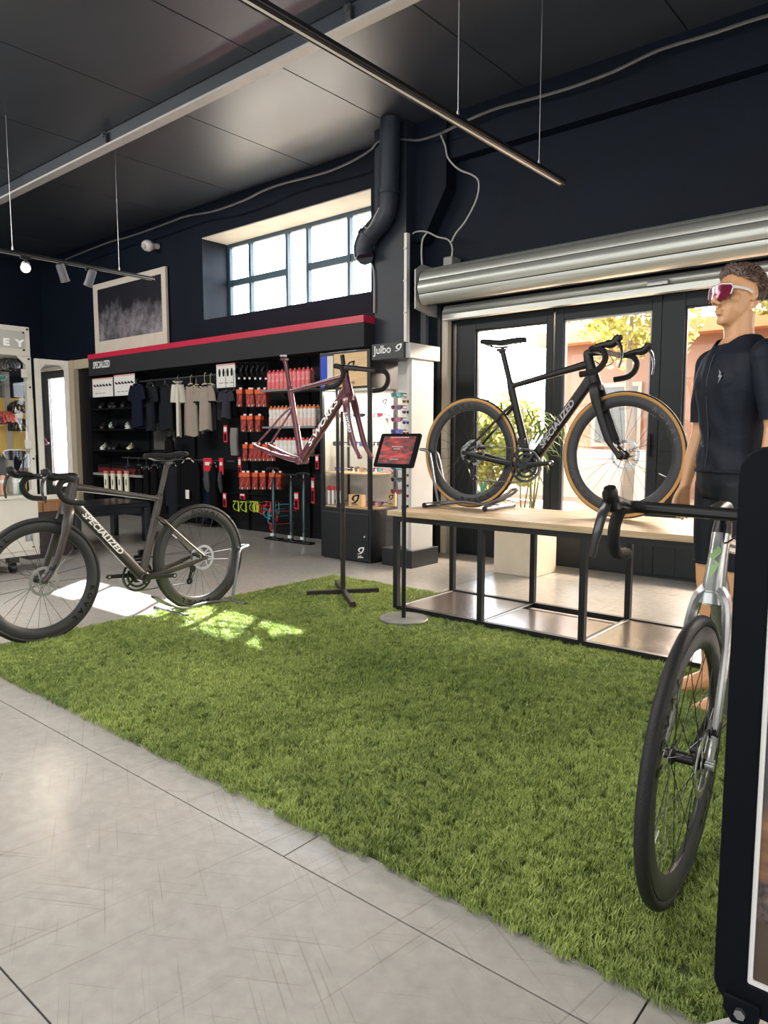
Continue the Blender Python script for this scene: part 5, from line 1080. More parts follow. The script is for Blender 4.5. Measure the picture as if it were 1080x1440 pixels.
# floor pumps
TEAL = mat('dusty_teal_metal', (.12, .24, .27), .35, .4)
for k, (px, pyb, hh) in enumerate([(394, 758, .78), (414, 762, .72), (434, 764, .74)]):
    g0_ = onz(px, pyb); g = thing('floor_pump', 'teal floor pump with black handle, %s of three by the cabinet' % ('leftmost', 'middle', 'rightmost')[k], 'bicycle pump', (g0_.x, 5.28, 0), group='floor pumps')
    MB().cyl((0, 0, .02), (0, 0, hh * .85), .018, 14).obj('barrel', TEAL if k != 0 else TEAL, g); MB().cyl((0, 0, hh * .85), (0, 0, hh), .006).obj('piston_rod', CHROME, g)
    MB().sweep([(-.11, 0, hh), (-.05, 0, hh + .012), (.05, 0, hh + .012), (.11, 0, hh)], .014, 10).obj('handle', BLACKP, g); MB().box((0, 0, .012), (.24, .09, .022)).obj('foot_base', BLACKP, g, bevel=.006)
    MB().sweep(catmull([V(.02, -.02, .03), V(.05, -.04, .3), V(.05, -.03, .6), V(.02, -.02, .7), V(0, -.025, .5), V(.01, -.03, .12)], 4), .005, 6).obj('hose', BLACKP, g); MB().lathe([(.002, .05), (.028, .05), (.028, .075), (.002, .078)], 14, c=(0, -.02, .0)).obj('gauge', WHITE, g)
# ================================================================ FOREGROUND POSTER STAND
sx0, sy0, sz0, sz1, sw_ = -.332, 1.338, .098, 1.115, .68
sg = thing('poster_stand', 'black rounded-frame pavement poster stand on grey base in near foreground', 'poster stand', (sx0, sy0, 0))
def frame_ring(w_, h_, r, bd, d0, d1):
    o_ = rrect(w_, h_, r, 8); i_ = rrect(w_ - 2 * bd, h_ - 2 * bd, .004, 8); n = len(o_); b = MB(); vs = []
    for pl_ in (o_, i_):
        for y in (d0, d1): vs += [(x + w_ / 2, y, z + h_ / 2) for x, z in pl_]
    f = []
    for i in range(n):
        j = (i + 1) % n; f += [(i, j, 2 * n + j, 2 * n + i), (n + j, n + i, 3 * n + i, 3 * n + j), (j, i, n + i, n + j), (2 * n + i, 2 * n + j, 3 * n + j, 3 * n + i)]
    return b.add(vs, f)
GLB = mat('satin_black_sign_frame', (.0025, .0035, .006), .55, spec=.1)
o = frame_ring(sw_, sz1 - sz0, .045, .056, 0, .034).obj('frame', GLB, sg, bevel=.004); o.location = (0, 0, sz0)
o = frame_ring(sw_ - .112, sz1 - sz0 - .112, .002, .008, .0, .02).obj('white_trim', WHITE, sg, smooth=False); o.location = (.056, .004, sz0 + .056)
MB().box2((.06, .012, sz0 + .06), (sw_ - .06, .026, sz1 - .06)).obj('back_board', BLACKP, sg, smooth=False)
def poster_print():
    m = bpy.data.materials.new('table_scene_print'); m.use_nodes = True; nt = m.node_tree; b = nt.nodes['Principled BSDF']; N = nt.nodes.new; L = nt.links.new
    tc = N('ShaderNodeTexCoord'); sp = N('ShaderNodeSeparateXYZ'); L(tc.outputs['Object'], sp.inputs[0])
    def noise(scv, sc, d=4):
        mp = N('ShaderNodeMapping'); mp.inputs['Scale'].default_value = scv; L(tc.outputs['Object'], mp.inputs[0]); n = N('ShaderNodeTexNoise'); n.inputs['Scale'].default_value = sc; n.inputs['Detail'].default_value = d; L(mp.outputs[0], n.inputs['Vector']); return n.outputs['Fac']
    def ramp(f, els):
        r = N('ShaderNodeValToRGB'); e = r.color_ramp.elements; e[0].position, e[0].color = els[0][0], (*els[0][1], 1); e[1].position, e[1].color = els[-1][0], (*els[-1][1], 1)
        for p, c in els[1:-1]: q = e.new(p); q.color = (*c, 1)
        L(f, r.inputs[0]); return r.outputs[0]
    def mix(f, a, b_): x = N('ShaderNodeMix'); x.data_type = 'RGBA'; L(f, x.inputs[0]); L(a, x.inputs[6]); L(b_, x.inputs[7]); return x.outputs[2]
    wood = ramp(noise((2, 1, 18), 1.6), [(.3, (.12, .055, .025)), (.7, (.30, .16, .075))])
    cloth = ramp(noise((40, 1, 40), 2.0, 6), [(.35, (.035, .025, .024)), (.7, (.16, .115, .105))])
    def step(z0, w_, slope=-.18):
        m1 = N('ShaderNodeMath'); m1.operation = 'MULTIPLY_ADD'; m1.inputs[1].default_value = -slope; L(sp.outputs['X'], m1.inputs[0]); L(sp.outputs['Z'], m1.inputs[2])
        mr = N('ShaderNodeMapRange'); mr.inputs[1].default_value = z0; mr.inputs[2].default_value = z0 + w_; L(m1.outputs[0], mr.inputs[0]); return mr.outputs[0]
    grey = ramp(sp.outputs['Z'], [(.3, (.045, .048, .052)), (.9, (.075, .08, .088))])
    floorb = ramp(noise((1, 1, 1), 3), [(.3, (.06, .038, .025)), (.7, (.085, .055, .036))])
    c = mix(step(.115, .004, -.1), floorb, cloth); c = mix(step(.185, .01, .1), c, wood); c = mix(step(.295, .05, 0), c, grey)
    L(c, b.inputs['Base Color']); b.inputs['Roughness'].default_value = .18; b.inputs['Coat Weight'].default_value = .3
    return m
o = MB().box2((0, 0, 0), (sw_ - .126, .003, sz1 - sz0 - .126)).obj('poster_print', poster_print(), sg, smooth=False); o.location = (.063, .009, sz0 + .063)
for i, w_ in enumerate(('Homme', 'Facteur', 'Lourdes', 'Garantie')): text('poster_lettering', w_, .011, CREAM, sg, FRONT(.088, .0085, .225 - .0125 * i - 0), ext=.0002)
for x in (.05, .62):
    br = MB().prism([(-.03, .03), (.03, .03), (.03, .0), (.015, -.02), (-.015, -.02), (-.03, .0)], -.008, .008, M=FRONT(x, .0, sz0 - .004)).obj('hinge_bracket', GLB, sg, bevel=.003)
    MB().cyl((x + .0, -.016, sz0 + .002), (x, -.008, sz0 + .002), .010, 6).obj('bolt', CHROME, br)
bs = MB(); o_ = rrect(.78, .50, .24, 10); n = len(o_); vs = []; 
for z, k in ((0.0, 1.0), (.045, 1.0), (.066, .975), (.078, .90)): vs += [(x * k + .352, y * k - .15, z) for x, y in o_]
fs = [(r_ * n + i, r_ * n + (i + 1) % n, (r_ + 1) * n + (i + 1) % n, (r_ + 1) * n + i) for r_ in range(3) for i in range(n)] + [tuple(range(n))[::-1], tuple(3 * n + i for i in range(n))]
bs.add(vs, fs).obj('water_base', mat('pale_grey_base', (.42, .43, .44), .4), sg, ang=60)
for x in (.05, .62): MB().box2((x - .012, .004, .076), (x + .012, .028, sz0 + .01)).obj('post', GLB, sg, smooth=False)
# ================================================================ MANNEQUIN
SKIN = mat('tan_mannequin_skin', (.62, .33, .165), .42, var=.06, vscale=6, coat=.1)
mroot = thing('mannequin', 'tan male mannequin in dark cycling jersey and black bib shorts', 'mannequin', (-.835, 3.25, .0), R(-42), scale=.975)
body = MB(); YX = (1, 0, 0)
def yoff(rings, ex=2.3, n=20): body.sweep([V(x, y, z) for (z, a, b, x, y) in rings], [(a, b) for (z, a, b, x, y) in rings], n, YX, ex)
yoff([(.90, .150, .105, 0, .01), (.96, .172, .120, 0, .012), (1.03, .172, .118, 0, .008), (1.10, .152, .104, 0, 0), (1.17, .143, .098, 0, -.002), (1.26, .158, .106, 0, -.004), (1.35, .180, .118, 0, -.004), (1.42, .190, .118, 0, 0), (1.485, .178, .100, 0, .006), (1.535, .128, .078, 0, .012), (1.575, .080, .064, 0, .014)])
yoff([(1.50, .066, .064, 0, .014), (1.56, .059, .060, 0, .008), (1.62, .057, .060, 0, .0), (1.68, .058, .064, 0, .0)], 2)
for s in (-1, 1):
    body.ball((s * .062, -.062, 1.39), (.085, .058, .062), 16, 10)        # chest
    body.ball((s * .184, .004, 1.474), (.062, .058, .066), 16, 10)        # shoulder
    arm = [(V(s * .190, .004, 1.46), .056), (V(s * .215, .004, 1.38), .053), (V(s * .236, .006, 1.30), .047), (V(s * .252, .010, 1.20), .041), (V(s * .262, .0, 1.13), .043), (V(s * .268, -.022, 1.05), .037), (V(s * .270, -.040, .975), .028), (V(s * .270, -.050, .93), .0265)]
    body.sweep([a[0] for a in arm], [(a[1] * (.92), a[1]) for a in arm], 14, YX)
    # hand: palm faces the thigh
    palm = [V(s * .270, -.050, .935), V(s * .270, -.056, .905), V(s * .269, -.061, .875), V(s * .266, -.064, .850)]
    body.sweep(palm, [(.018, .026), (.017, .035), (.0155, .041), (.013, .040)], 14, YX, 2.6)
    for k, (dy, ln, cv) in enumerate(((-.030, .070, .3), (-.010, .080, .35), (.011, .074, .45), (.030, .058, .55))):
        p0 = V(s * .267, -.063 + dy * .9, .862); p1 = p0 + V(-s * .004, dy * .10 - .004, -ln * .45); p2 = p1 + V(-s * ln * .30 * cv * 1.6, -.003, -ln * .33); p3 = p2 + V(-s * ln * .28, .0, -ln * .22 * (1.4 - cv))
        body.sweep(catmull([p0, p1, p2, p3], 3), [.0100, .0096, .0094, .0092, .0090, .0088, .0086, .0082, .0078, .0066], 10)
    th = [V(s * .266, -.076, .915), V(s * .262, -.098, .885), V(s * .254, -.112, .858), V(s * .246, -.114, .832)]
    body.sweep(catmull(th, 3), [.014, .0135, .013, .0125, .012, .0118, .0112, .0105, .0098, .0075], 10)
    lg = [(V(s * .088, .012, .96), .090, .104), (V(s * .094, .010, .86), .088, .098), (V(s * .100, .004, .74), .080, .088), (V(s * .104, -.002, .62), .067, .074), (V(s * .106, -.006, .52), .056, .062), (V(s * .107, .002, .46), .054, .058), (V(s * .108, .014, .36), .054, .060), (V(s * .109, .014, .26), .044, .048), (V(s * .110, .012, .15), .033, .037), (V(s * .110, .014, .085), .034, .042)]
    body.sweep([a[0] for a in lg], [(a[1], a[2]) for a in lg], 18, YX)
    ft = [V(s * .110, .060, .040), V(s * .110, .035, .050), V(s * .112, -.02, .050), V(s * .116, -.08, .036), V(s * .120, -.135, .026), V(s * .122, -.175, .020)]
    body.sweep(ft, [(.024, .034), (.032, .044), (.036, .046), (.042, .034), (.044, .024), (.028, .015)], 14, YX, 2.4)
    for k in range(5): body.ball((s * (.096 + .0145 * k) if 1 else 0, -.180 + .008 * k, .016), (.0095 if k else .012, .016, .012), 10, 6)
# head, turned a little further than the chest
hm = Matrix.Translation((0, .0, 0)) @ Matrix.Rotation(R(5), 4, 'Z') @ Matrix.Translation((0, -.012, -.018))
head = MB()
head.ball((0, .018, 1.790), (.0745, .096, .092), 24, 16); head.ball((0, -.022, 1.775), (.066, .066, .080), 20, 14)
head.sweep([V(0, -.005, 1.765), V(0, -.018, 1.725), V(0, -.034, 1.690), V(0, -.050, 1.662), V(0, -.058, 1.646)], [(.067, .076), (.066, .070), (.056, .056), (.040, .036), (.024, .020)], 20, YX, 2.4)
head.sweep([V(-.042, -.064, 1.803), V(-.02, -.080, 1.806), V(.02, -.080, 1.806), V(.042, -.064, 1.803)], .010, 10)
head.sweep(catmull([V(0, -.078, 1.803), V(0, -.093, 1.770), V(0, -.108, 1.745), V(0, -.112, 1.731)], 3), [.008, .0085, .009, .0095, .010, .011, .012, .0125, .013, .010], 10)
for s in (-1, 1):
    head.ball((s * .0125, -.098, 1.730), (.0095, .013, .0085), 10, 8); head.ball((s * .044, -.046, 1.748), (.024, .028, .026), 12, 8); head.ball((s * .030, -.070, 1.783), (.014, .010, .010), 12, 8)
    head.ball((s * .076, .022, 1.766), (.007, .019, .031), 12, 10, Matrix.Rotation(s * .3, 4, 'Z')); head.ball((s * .074, .014, 1.742), (.007, .010, .012), 8, 6)
head.ball((0, -.088, 1.703), (.025, .013, .0068), 14, 8); head.ball((0, -.086, 1.690), (.020, .013, .0078), 14, 8); head.ball((0, -.072, 1.660), (.024, .018, .018), 14, 8)
b0_ = len(body.v); body.add([hm @ Vector(v) for v in head.v], head.f)
me0 = body.mesh('body_raw', SKIN); ob = bpy.data.objects.new('tmp', me0); C.objects.link(ob)
rmd = ob.modifiers.new('r', 'REMESH'); rmd.mode = 'VOXEL'; rmd.voxel_size = .0045; rmd.use_smooth_shade = True
smd = ob.modifiers.new('s', 'SMOOTH'); smd.factor = .5; smd.iterations = 3
dg = bpy.context.evaluated_depsgraph_get(); bme = bpy.data.meshes.new_from_object(ob.evaluated_get(dg)); bpy.data.objects.remove(ob)
bme.materials.clear(); bme.materials.append(SKIN); bme.shade_smooth(); link('body', bme, mroot)
nv = len(bme.vertices); co = np.empty(nv * 3); bme.vertices.foreach_get('co', co); co = co.reshape(-1, 3); no = np.empty(nv * 3); bme.vertex_normals.foreach_get('vector', no); no = no.reshape(-1, 3)
polys = np.empty(len(bme.polygons) * 4, dtype=int) if all(len(p.vertices) == 4 for p in bme.polygons) else None
def biggest(F, n):
    par = list(range(n))
    def find(a):
        while par[a] != a: par[a] = par[par[a]]; a = par[a]
        return a
    for f in F:
        r0 = find(f[0])
        for q in f[1:]:
            r1 = find(q)
            if r1 != r0: par[r1] = r0
    cnt = {}
    for f in F: r0 = find(f[0]); cnt[r0] = cnt.get(r0, 0) + 1
    best = max(cnt, key=cnt.get); return [f for f in F if find(f[0]) == best]
def garment_from(mask, off, name, m, it=14, thick=.0025, fold=None):
    idx = np.nonzero(mask)[0]; remap = -np.ones(nv, int); remap[idx] = np.arange(len(idx))
    if polys is not None: bme.polygons.foreach_get('vertices', polys); F = polys.reshape(-1, 4); F = F[(remap[F] >= 0).all(1)]; F = remap[F].tolist()
    else: F = [[remap[v] for v in p.vertices] for p in bme.polygons if all(remap[v] >= 0 for v in p.vertices)]
    F = biggest(F, len(idx)); us = sorted({v for f in F for v in f}); rm = {v: i for i, v in enumerate(us)}; F = [[rm[v] for v in f] for f in F]; idx = idx[us]; P = co[idx] + no[idx] * off
    if fold is not None: P = P + no[idx] * fold(co[idx])[:, None]
    me = bpy.data.meshes.new(name); me.from_pydata(P.tolist(), [], F); me.update(); me.materials.append(m); me.shade_smooth()
    o = link(name, me, mroot); s_ = o.modifiers.new('smooth', 'SMOOTH'); s_.iterations = it; s_.factor = .5; q = o.modifiers.new('thick', 'SOLIDIFY'); q.thickness = thick; q.offset = 1
    return o
x, y, z = co.T; armx = np.abs(x) > .205
JER = mat('dark_navy_jersey', (.0055, .009, .018), .6, spec=.25, bump=.15, bscale=90); BIB = mat('black_bib_fabric', (.003, .005, .010), .55, spec=.3)
neckr = np.hypot(x, y - .008)
below_neck = (z < 1.545) | ((z < 1.59) & (neckr > .079)) 
isarm = (np.abs(x) > .200) & (z < 1.44)
jm = below_neck & (((~isarm) & (z > 1.015)) | (isarm & (z > 1.225)))
def folds(p): return .0035 * np.sin(p[:, 2] * 46 + p[:, 0] * 22 + 2 * np.sin(p[:, 0] * 17)) * np.clip((1.35 - p[:, 2]) * 4, 0, 1) + .002 * np.sin(p[:, 0] * 70 + p[:, 2] * 20)
jo = garment_from(jm, .009, 'jersey', JER, 12, .003, folds)
bm2 = (z < 1.06) & (z > .60) & (~isarm) & (np.abs(x) < .232)
garment_from(bm2, .0045, 'bib_shorts', BIB, 8)
garment_from((z < 1.026) & (z > 1.010) & (~isarm), .013, 'jersey_hem', JER, 2)
garment_from((z < .615) & (z > .597) & (~isarm), .0075, 'leg_gripper', JER, 2)
# zip and small chest emblem
zp = [V(0, -.012, z_) for z_ in (1.50, 1.46, 1.40, 1.32, 1.24, 1.16, 1.08, 1.03)]
def surf(xq, zq):
    d_ = (co[:, 0] - xq) ** 2 + (co[:, 2] - zq) ** 2 + (co[:, 1] > 0) * 9; i = int(np.argmin(d_)); return V(xq, co[i, 1], zq), Vector(no[i])
MB().sweep([surf(0, q.z)[0] + surf(0, q.z)[1] * .0145 for q in zp], [(.0035, .0012)] * len(zp), 6, YX).obj('zip', mat('dark_zip', (.03, .033, .04), .4), jo)
p_, n__ = surf(.085, 1.405); MB().prism([(x * 1.5, y * 1.2) for x, y in ((-.004, .022), (.006, .010), (.001, .006), (.010, .000), (-.006, -.024), (.000, -.004), (-.006, -.002), (-.001, .008))], 0, .001, M=basis(Vector((0, 0, 1)).cross(n__) if n__.y > 0 else Vector((0, 0, 1)).cross(n__), (0, 0, 1), p_ + n__ * .0165)).obj('chest_emblem', mat('reflective_grey', (.4, .42, .45), .3, .5), jo, smooth=False)
# hair
HAIR = mat('brown_moulded_hair', (.055, .030, .022), .45, col2=(.15, .095, .075), vscale=40, spec=.5)
hb_ = MB(); rnd = random.Random(5)
cap = MB(); cap.ball((0, .022, 1.800), (.0795, .099, .091), 24, 16)
cv_ = [Vector(v) for v in cap.v]
def hairy(p): # hairline
    if p.y < -.045: return p.z > 1.842
    if p.y < .03: return p.z > 1.80 + (.03 - p.y) * .45
    return p.z > 1.735
kf = [f for f in cap.f if all(hairy(cv_[i]) for i in f)]
hb_.add([hm @ v for v in cv_], kf)
for k in range(1500):
    th_ = rnd.uniform(0, 2 * math.pi); ph_ = math.acos(rnd.uniform(-.55, 1)); r_ = V(.078 * math.sin(ph_) * math.cos(th_), .098 * math.sin(ph_) * math.sin(th_), .090 * math.cos(ph_)); p = r_ + V(0, .022, 1.80)
    if not hairy(p): continue
    nn = V(r_.x / .078 ** 2, r_.y / .098 ** 2, r_.z / .09 ** 2).normalized(); topk = max(0, nn.z); ln = .020 + .016 * topk
    d = (V(rnd.uniform(-.5, .2) - .15, .45 + rnd.uniform(-.25, .3), -.35 + .75 * topk)); d = (d - nn * d.dot(nn)).normalized()
    if p.y < -.03: d = (V(-.35, .15, .55)).normalized()
    a_ = p - nn * .004; b_ = p + nn * (.004 + .007 * topk) + d * ln * .45; c__ = p + nn * (.002 + .006 * topk) + d * ln
    pts = [hm @ q for q in catmull([a_, b_, c__], 2)]
    hb_.sweep(pts, [(.0040, .0026), (.0042, .0028), (.0036, .0024), (.0024, .0016), (.0006, .0005)], 5)
hb_.obj('hair', HAIR, mroot, ang=60)
lip = MB()
gl_ = glasses_proto('wraparound_sunglasses', 'white-framed wraparound sunglasses with red mirrored lens worn by the mannequin', gcol('red_mirror_lens', (.22, .015, .05), .08), FRM[2], (0, 0, 0), True)
gl_.scale = (1.10, 1.05, 1.25)
Mw = Matrix.Translation(mroot.location) @ Matrix.Rotation(R(-42), 4, 'Z') @ Matrix.Scale(.975, 4) @ hm
gl_.matrix_world = Mw @ Matrix.Translation((0, -.109, 1.772)) @ Matrix.Rotation(R(-3), 4, 'X') @ Matrix.Diagonal((1.10, 1.05, 1.25, 1))
# ================================================================ GREY LETTERED CABINET (left edge) AND ITS OPEN DOOR
CX, GREIGE = -6.16, mat('greige_cabinet_paint', (.50, .48, .42), .45)
ca_ = thing('eyewear_cabinet', 'pale grey lettered eyewear cabinet with riveted edges, cut by frame edge', 'cabinet', (CX, 0, 0))
Y0c, Y1c = 1.62, onx(48, 600, CX).y; ztop = onx(20, 458, CX).z; zg1 = onx(20, 500, CX).z; zg0 = onx(20, 697, CX).z; zl1 = onx(20, 732, CX).z; zl0 = .14; dp_ = .5
MB().box2((-dp_, Y0c, zl0), (0, Y1c, zg0 - .03)).obj('lower_body', GREIGE, ca_, smooth=False, bevel=.004)
MB().box2((0, Y0c + .03, zl0 + .04), (.010, Y1c - .03, zl1)).obj('lower_door', GREIGE, ca_, smooth=False, bevel=.005)
MB().box2((-dp_ - .02, Y0c - .02, zg0 - .03), (.022, Y1c + .02, zg0)).obj('counter_ledge', GREIGE, ca_, smooth=False, bevel=.004)
MB().box2((-dp_, Y0c, zg1), (0, Y1c, ztop)).obj('header', GREIGE, ca_, smooth=False, bevel=.006)
MB().box2((0, Y0c + .05, zg1 + .06), (.006, Y1c - .05, ztop - .04)).obj('header_panel', mat('mid_grey_panel', (.36, .355, .32), .45), ca_, smooth=False)
MB().box2((-dp_, Y0c, zg0), (-dp_ + .02, Y1c, zg1)).obj('back_panel', mat('dim_grey_back', (.16, .17, .17), .5), ca_, smooth=False)
for a, b in ((Y0c, Y0c + .05), (Y1c - .045, Y1c)):
    MB().box2((-dp_ + .02, a, zg0), (0, b, zg1)).obj('side_post', GREIGE, ca_, smooth=False) if a == Y0c else MB().box2((-.05, a, zg0), (0, b, zg1)).box2((-dp_ + .02, a, zg0), (-dp_ + .07, b, zg1)).obj('side_post', GREIGE, ca_, smooth=False)
MB().box2((-.012, Y0c + .05, zg0), (-.006, Y1c - .045, zg1)).obj('glass_pane', GLASS, ca_, smooth=False)
for zz in (zg1,):
    for yq in (Y1c - .045,): MB().prism([(0, 0), (-.07, 0), (0, -.07)], -.014, .001, M=basis((0, 1, 0), (0, 0, 1), (0, yq, zz))).obj('corner_gusset', GREIGE, ca_, smooth=False)
MB().prism([(0, 0), (-.05, 0), (0, .05)], -.014, .001, M=basis((0, 1, 0), (0, 0, 1), (0, Y1c - .045, zg0))).obj('corner_gusset', GREIGE, ca_, smooth=False)
for yq, zq in [(Y1c - .02, ztop - .02), (Y1c - .055, ztop - .05), (Y1c - .055, zg1 + .05), (Y1c - .02, zg1 - .02), (Y1c - .02, zg1 - .25), (Y1c - .02, zg0 + .30), (Y1c - .06, zl1 - .03), (Y1c - .06, zl0 + .07)]: MB().cyl((.0, yq, zq), (.012, yq, zq), .008, 8).obj('rivet', BLACKP, ca_)
for zq in (zg0 + .42, zg1 - .14): MB().box((.008, Y1c - .06, zq), (.02, .05, .07)).obj('hinge', GREIGE, ca_, bevel=.004)
for i, chh in enumerate('OAKLEY'): text('cabinet_lettering', chh, .075, LETTER, ca_, basis((0, 1, 0), (0, 0, 1), (.0075, onx(27, 480, CX).y - (onx(27, 480, CX).y - onx(8, 480, CX).y) * (5 - i), onx(27, 487, CX).z)), off=.004, xs=1.3, align='CENTER')
MB().box2((.010, Y1c - .12, (zl0 + zl1) / 2 - .03), (.018, Y1c - .06, (zl0 + zl1) / 2 + .05)).obj('door_latch', GUNMETAL, ca_, smooth=False)
for yq in (Y0c + .12, Y1c - .2):
    for xq in (-.08, -.42): cs = MB().cyl((xq, yq - .02, .045), (xq, yq + .02, .045), .045, 16).obj('caster', BLACKP, ca_); MB().box2((xq - .04, yq - .04, .085), (xq + .04, yq + .04, zl0)).obj('caster_plate', BLACKP, cs, smooth=False)
shs = [zg0 + (zg1 - zg0) * k for k in (.30, .50, .80)]
for zq in shs: MB().box2((-dp_ + .03, Y0c + .05, zq - .006), (-.02, Y1c - .05, zq)).obj('glass_shelf', GLASS, ca_, smooth=False)
od = MB(); dy0, dy1, dz0, dz1 = Y1c + .022, onx(97, 560, CX + .01).y, onx(70, 702, CX).z, onx(70, 506, CX).z
for a, b in (((0, dy0, dz0), (.025, dy0 + .045, dz1)), ((0, dy1 - .035, dz0), (.025, dy1, dz1)), ((0, dy0 + .045, dz0), (.025, dy1 - .035, dz0 + .04)), ((0, dy0 + .045, dz1 - .045), (.025, dy1 - .035, dz1))): od.box2(a, b)
odo = od.obj('open_door', GREIGE, ca_, smooth=False, bevel=.003)
for yq, zq, sx_, sz_ in ((dy0 + .045, dz1 - .045, 1, -1), (dy1 - .035, dz1 - .045, -1, -1)): MB().prism([(0, 0), (sx_ * .04, 0), (0, sz_ * .04)][::(1 if sx_ * sz_ > 0 else -1)], 0, .022, M=basis((0, 1, 0), (0, 0, 1), (0.002, yq, zq))).obj('corner_gusset', GREIGE, odo, smooth=False)
MB().box2((.008, dy0 + .045, dz0 + .04), (.014, dy1 - .035, dz1 - .045)).obj('mirror_pane', MIRROR, odo, smooth=False)
MB().box2((.002, dy0 + .045, dz0 + .04), (.006, dy1 - .035, dz1 - .045)).obj('mirror_backing', mat('mirror_back', (.05, .055, .055), .5), odo, smooth=False)
# things inside it
k = 0
for si, zq in enumerate([zg0 + .004] + shs):
    for yq in (1.86, 2.10, 2.34, 2.56):
        if si == 0 and yq > 2.3: continue
        if si == 1 and yq > 2.5: continue
        o = glasses_proto('sunglasses', '%s sunglasses on %s glass shelf of the pale cabinet, %s' % (gnames[k % 6][1], ('bottom', 'lower', 'middle', 'top')[si], ('farthest left', 'second', 'third', 'nearest the open door')[(1.86, 2.10, 2.34, 2.56).index(yq)]), LENS[k % 6], FRM[(k * 3 + 1) % 5], (CX - .16 - .05 * (k % 2), yq, zq + .055)); o['group'] = 'sunglasses in the pale cabinet'; o.rotation_euler = (0, 0, R(70 + 12 * (k % 3)))
        MB().cyl((0, .03, -.055), (0, .03, .0), .006, 8).cyl((0, .03, -.055), (0, .03, -.050), .03, 12).obj('riser_post', WHITE, o); k += 1
gg = glasses_proto('ski_goggles', 'white-framed goggles with dark lens low in the pale cabinet', LENS[1], FRM[2], (CX - .08, onx(22, 640, CX - .08).y, onx(22, 640, CX - .08).z), True); gg.rotation_euler = (0, 0, R(75)); gg.scale = (1.25, 1, 1.7)
p = onx(22, 560, CX - .42); pn = thing('yellow_card', 'yellow picture card at the back of the pale cabinet', 'card', (CX - .44, p.y, zg0 + .32)); MB().box2((-.004, -.16, 0), (.004, .16, .5)).obj('card_face', mat('yellow_card_print', (.75, .5, .12), .5), pn, smooth=False)
for k, (pxx, pyy, mm, nm) in enumerate([(8, 590, mat('coral_red', (.6, .1, .07), .4), 'coral red'), (27, 575, BLACKP, 'black'), (12, 515, GUNMETAL, 'grey vented'), (28, 600, BLACKP, 'second black')]):
    p = onx(pxx, pyy, CX - .25); hl = thing('helmet', '%s cycling helmet shell inside the pale cabinet' % nm, 'helmet', (CX - .25, p.y, p.z), group='helmets in the pale cabinet')
    hs = MB(); 
    for a_ in range(-3, 4): w_ = math.cos(a_ * .38); hs.sweep(catmull([V(-.12 * w_, a_ * .024, -.03), V(-.07 * w_, a_ * .026, .05 * w_), V(.02, a_ * .026, .07 * w_), V(.10 * w_, a_ * .024, .02 * w_), V(.13 * w_, a_ * .02, -.03)], 3), [(.009, .006)] * 13, 6, (0, 1, 0))
    hs.obj('shell_rib', mm, hl); MB().cyl((-.115, -.05, -.03), (-.115, .05, -.03), .008).cyl((.125, -.05, -.03), (.125, .05, -.03), .008).obj('rim_band', BLACKP, hl)
for k, (pxx, c_, nm) in enumerate([(22, mat('white_bottle', (.7, .7, .68), .4), 'white'), (27, mat('green_case', (.08, .45, .3), .4), 'green'), (33, mat('yellow_case', (.7, .6, .15), .4), 'yellow'), (4, mat('peach_case', (.7, .4, .25), .4), 'peach')]):
    p = onx(pxx, 676, CX - .12); cs = thing('lens_case', '%s upright lens case standing low in the pale cabinet' % nm, 'case', (CX - .12, p.y, zg0 + .003), group='lens cases in the pale cabinet'); MB().lathe([(.022, 0), (.026, .01), (.026, .14), (.015, .16), (.002, .165)], 12).obj('case_body', c_, cs); MB().lathe([(.0265, .10), (.0268, .105), (.0268, .12), (.0265, .125)], 12).obj('case_band', WHITE, cs)
# ================================================================ BENCHES
bn = thing('black_bench', 'low black bench with thick rounded legs behind the dark grey bike', 'bench', (-7.78, 3.52, 0)); BB_ = mat('gloss_black_bench', (.010, .014, .02), .3, coat=.3); wx, wy, hz_ = .74, .86, .43
MB().box2((0, 0, hz_ - .055), (wx, wy, hz_)).obj('seat', BB_, bn, smooth=False, bevel=.015)
MB().box2((.04, .04, hz_ - .12), (wx - .04, wy - .04, hz_ - .055)).obj('apron', BB_, bn, smooth=False)
for x_ in (.0, wx - .075):
    for y_ in (0, wy - .075): MB().box2((x_, y_, 0), (x_ + .075, y_ + .075, hz_ - .055)).obj('leg', BB_, bn, smooth=False, bevel=.012)
ws = thing('wooden_top_table', 'low dark table with thick orange-brown wooden top beside the open mirror door', 'table', (-7.35, 2.90, 0)); 
for k in range(3): MB().box2((0, k * .17, .44), (.62, k * .17 + .166, .53)).obj('top_board', mat('orange_brown_board', (.32, .13, .04), .45, col2=(.45, .22, .08), vscale=3, stretch=(1, 12, 1)), ws, smooth=False, bevel=.004)
MB().box2((.05, .04, 0), (.57, .46, .44)).obj('pedestal', mat('dark_maroon_pedestal', (.03, .012, .01), .5), ws, smooth=False)
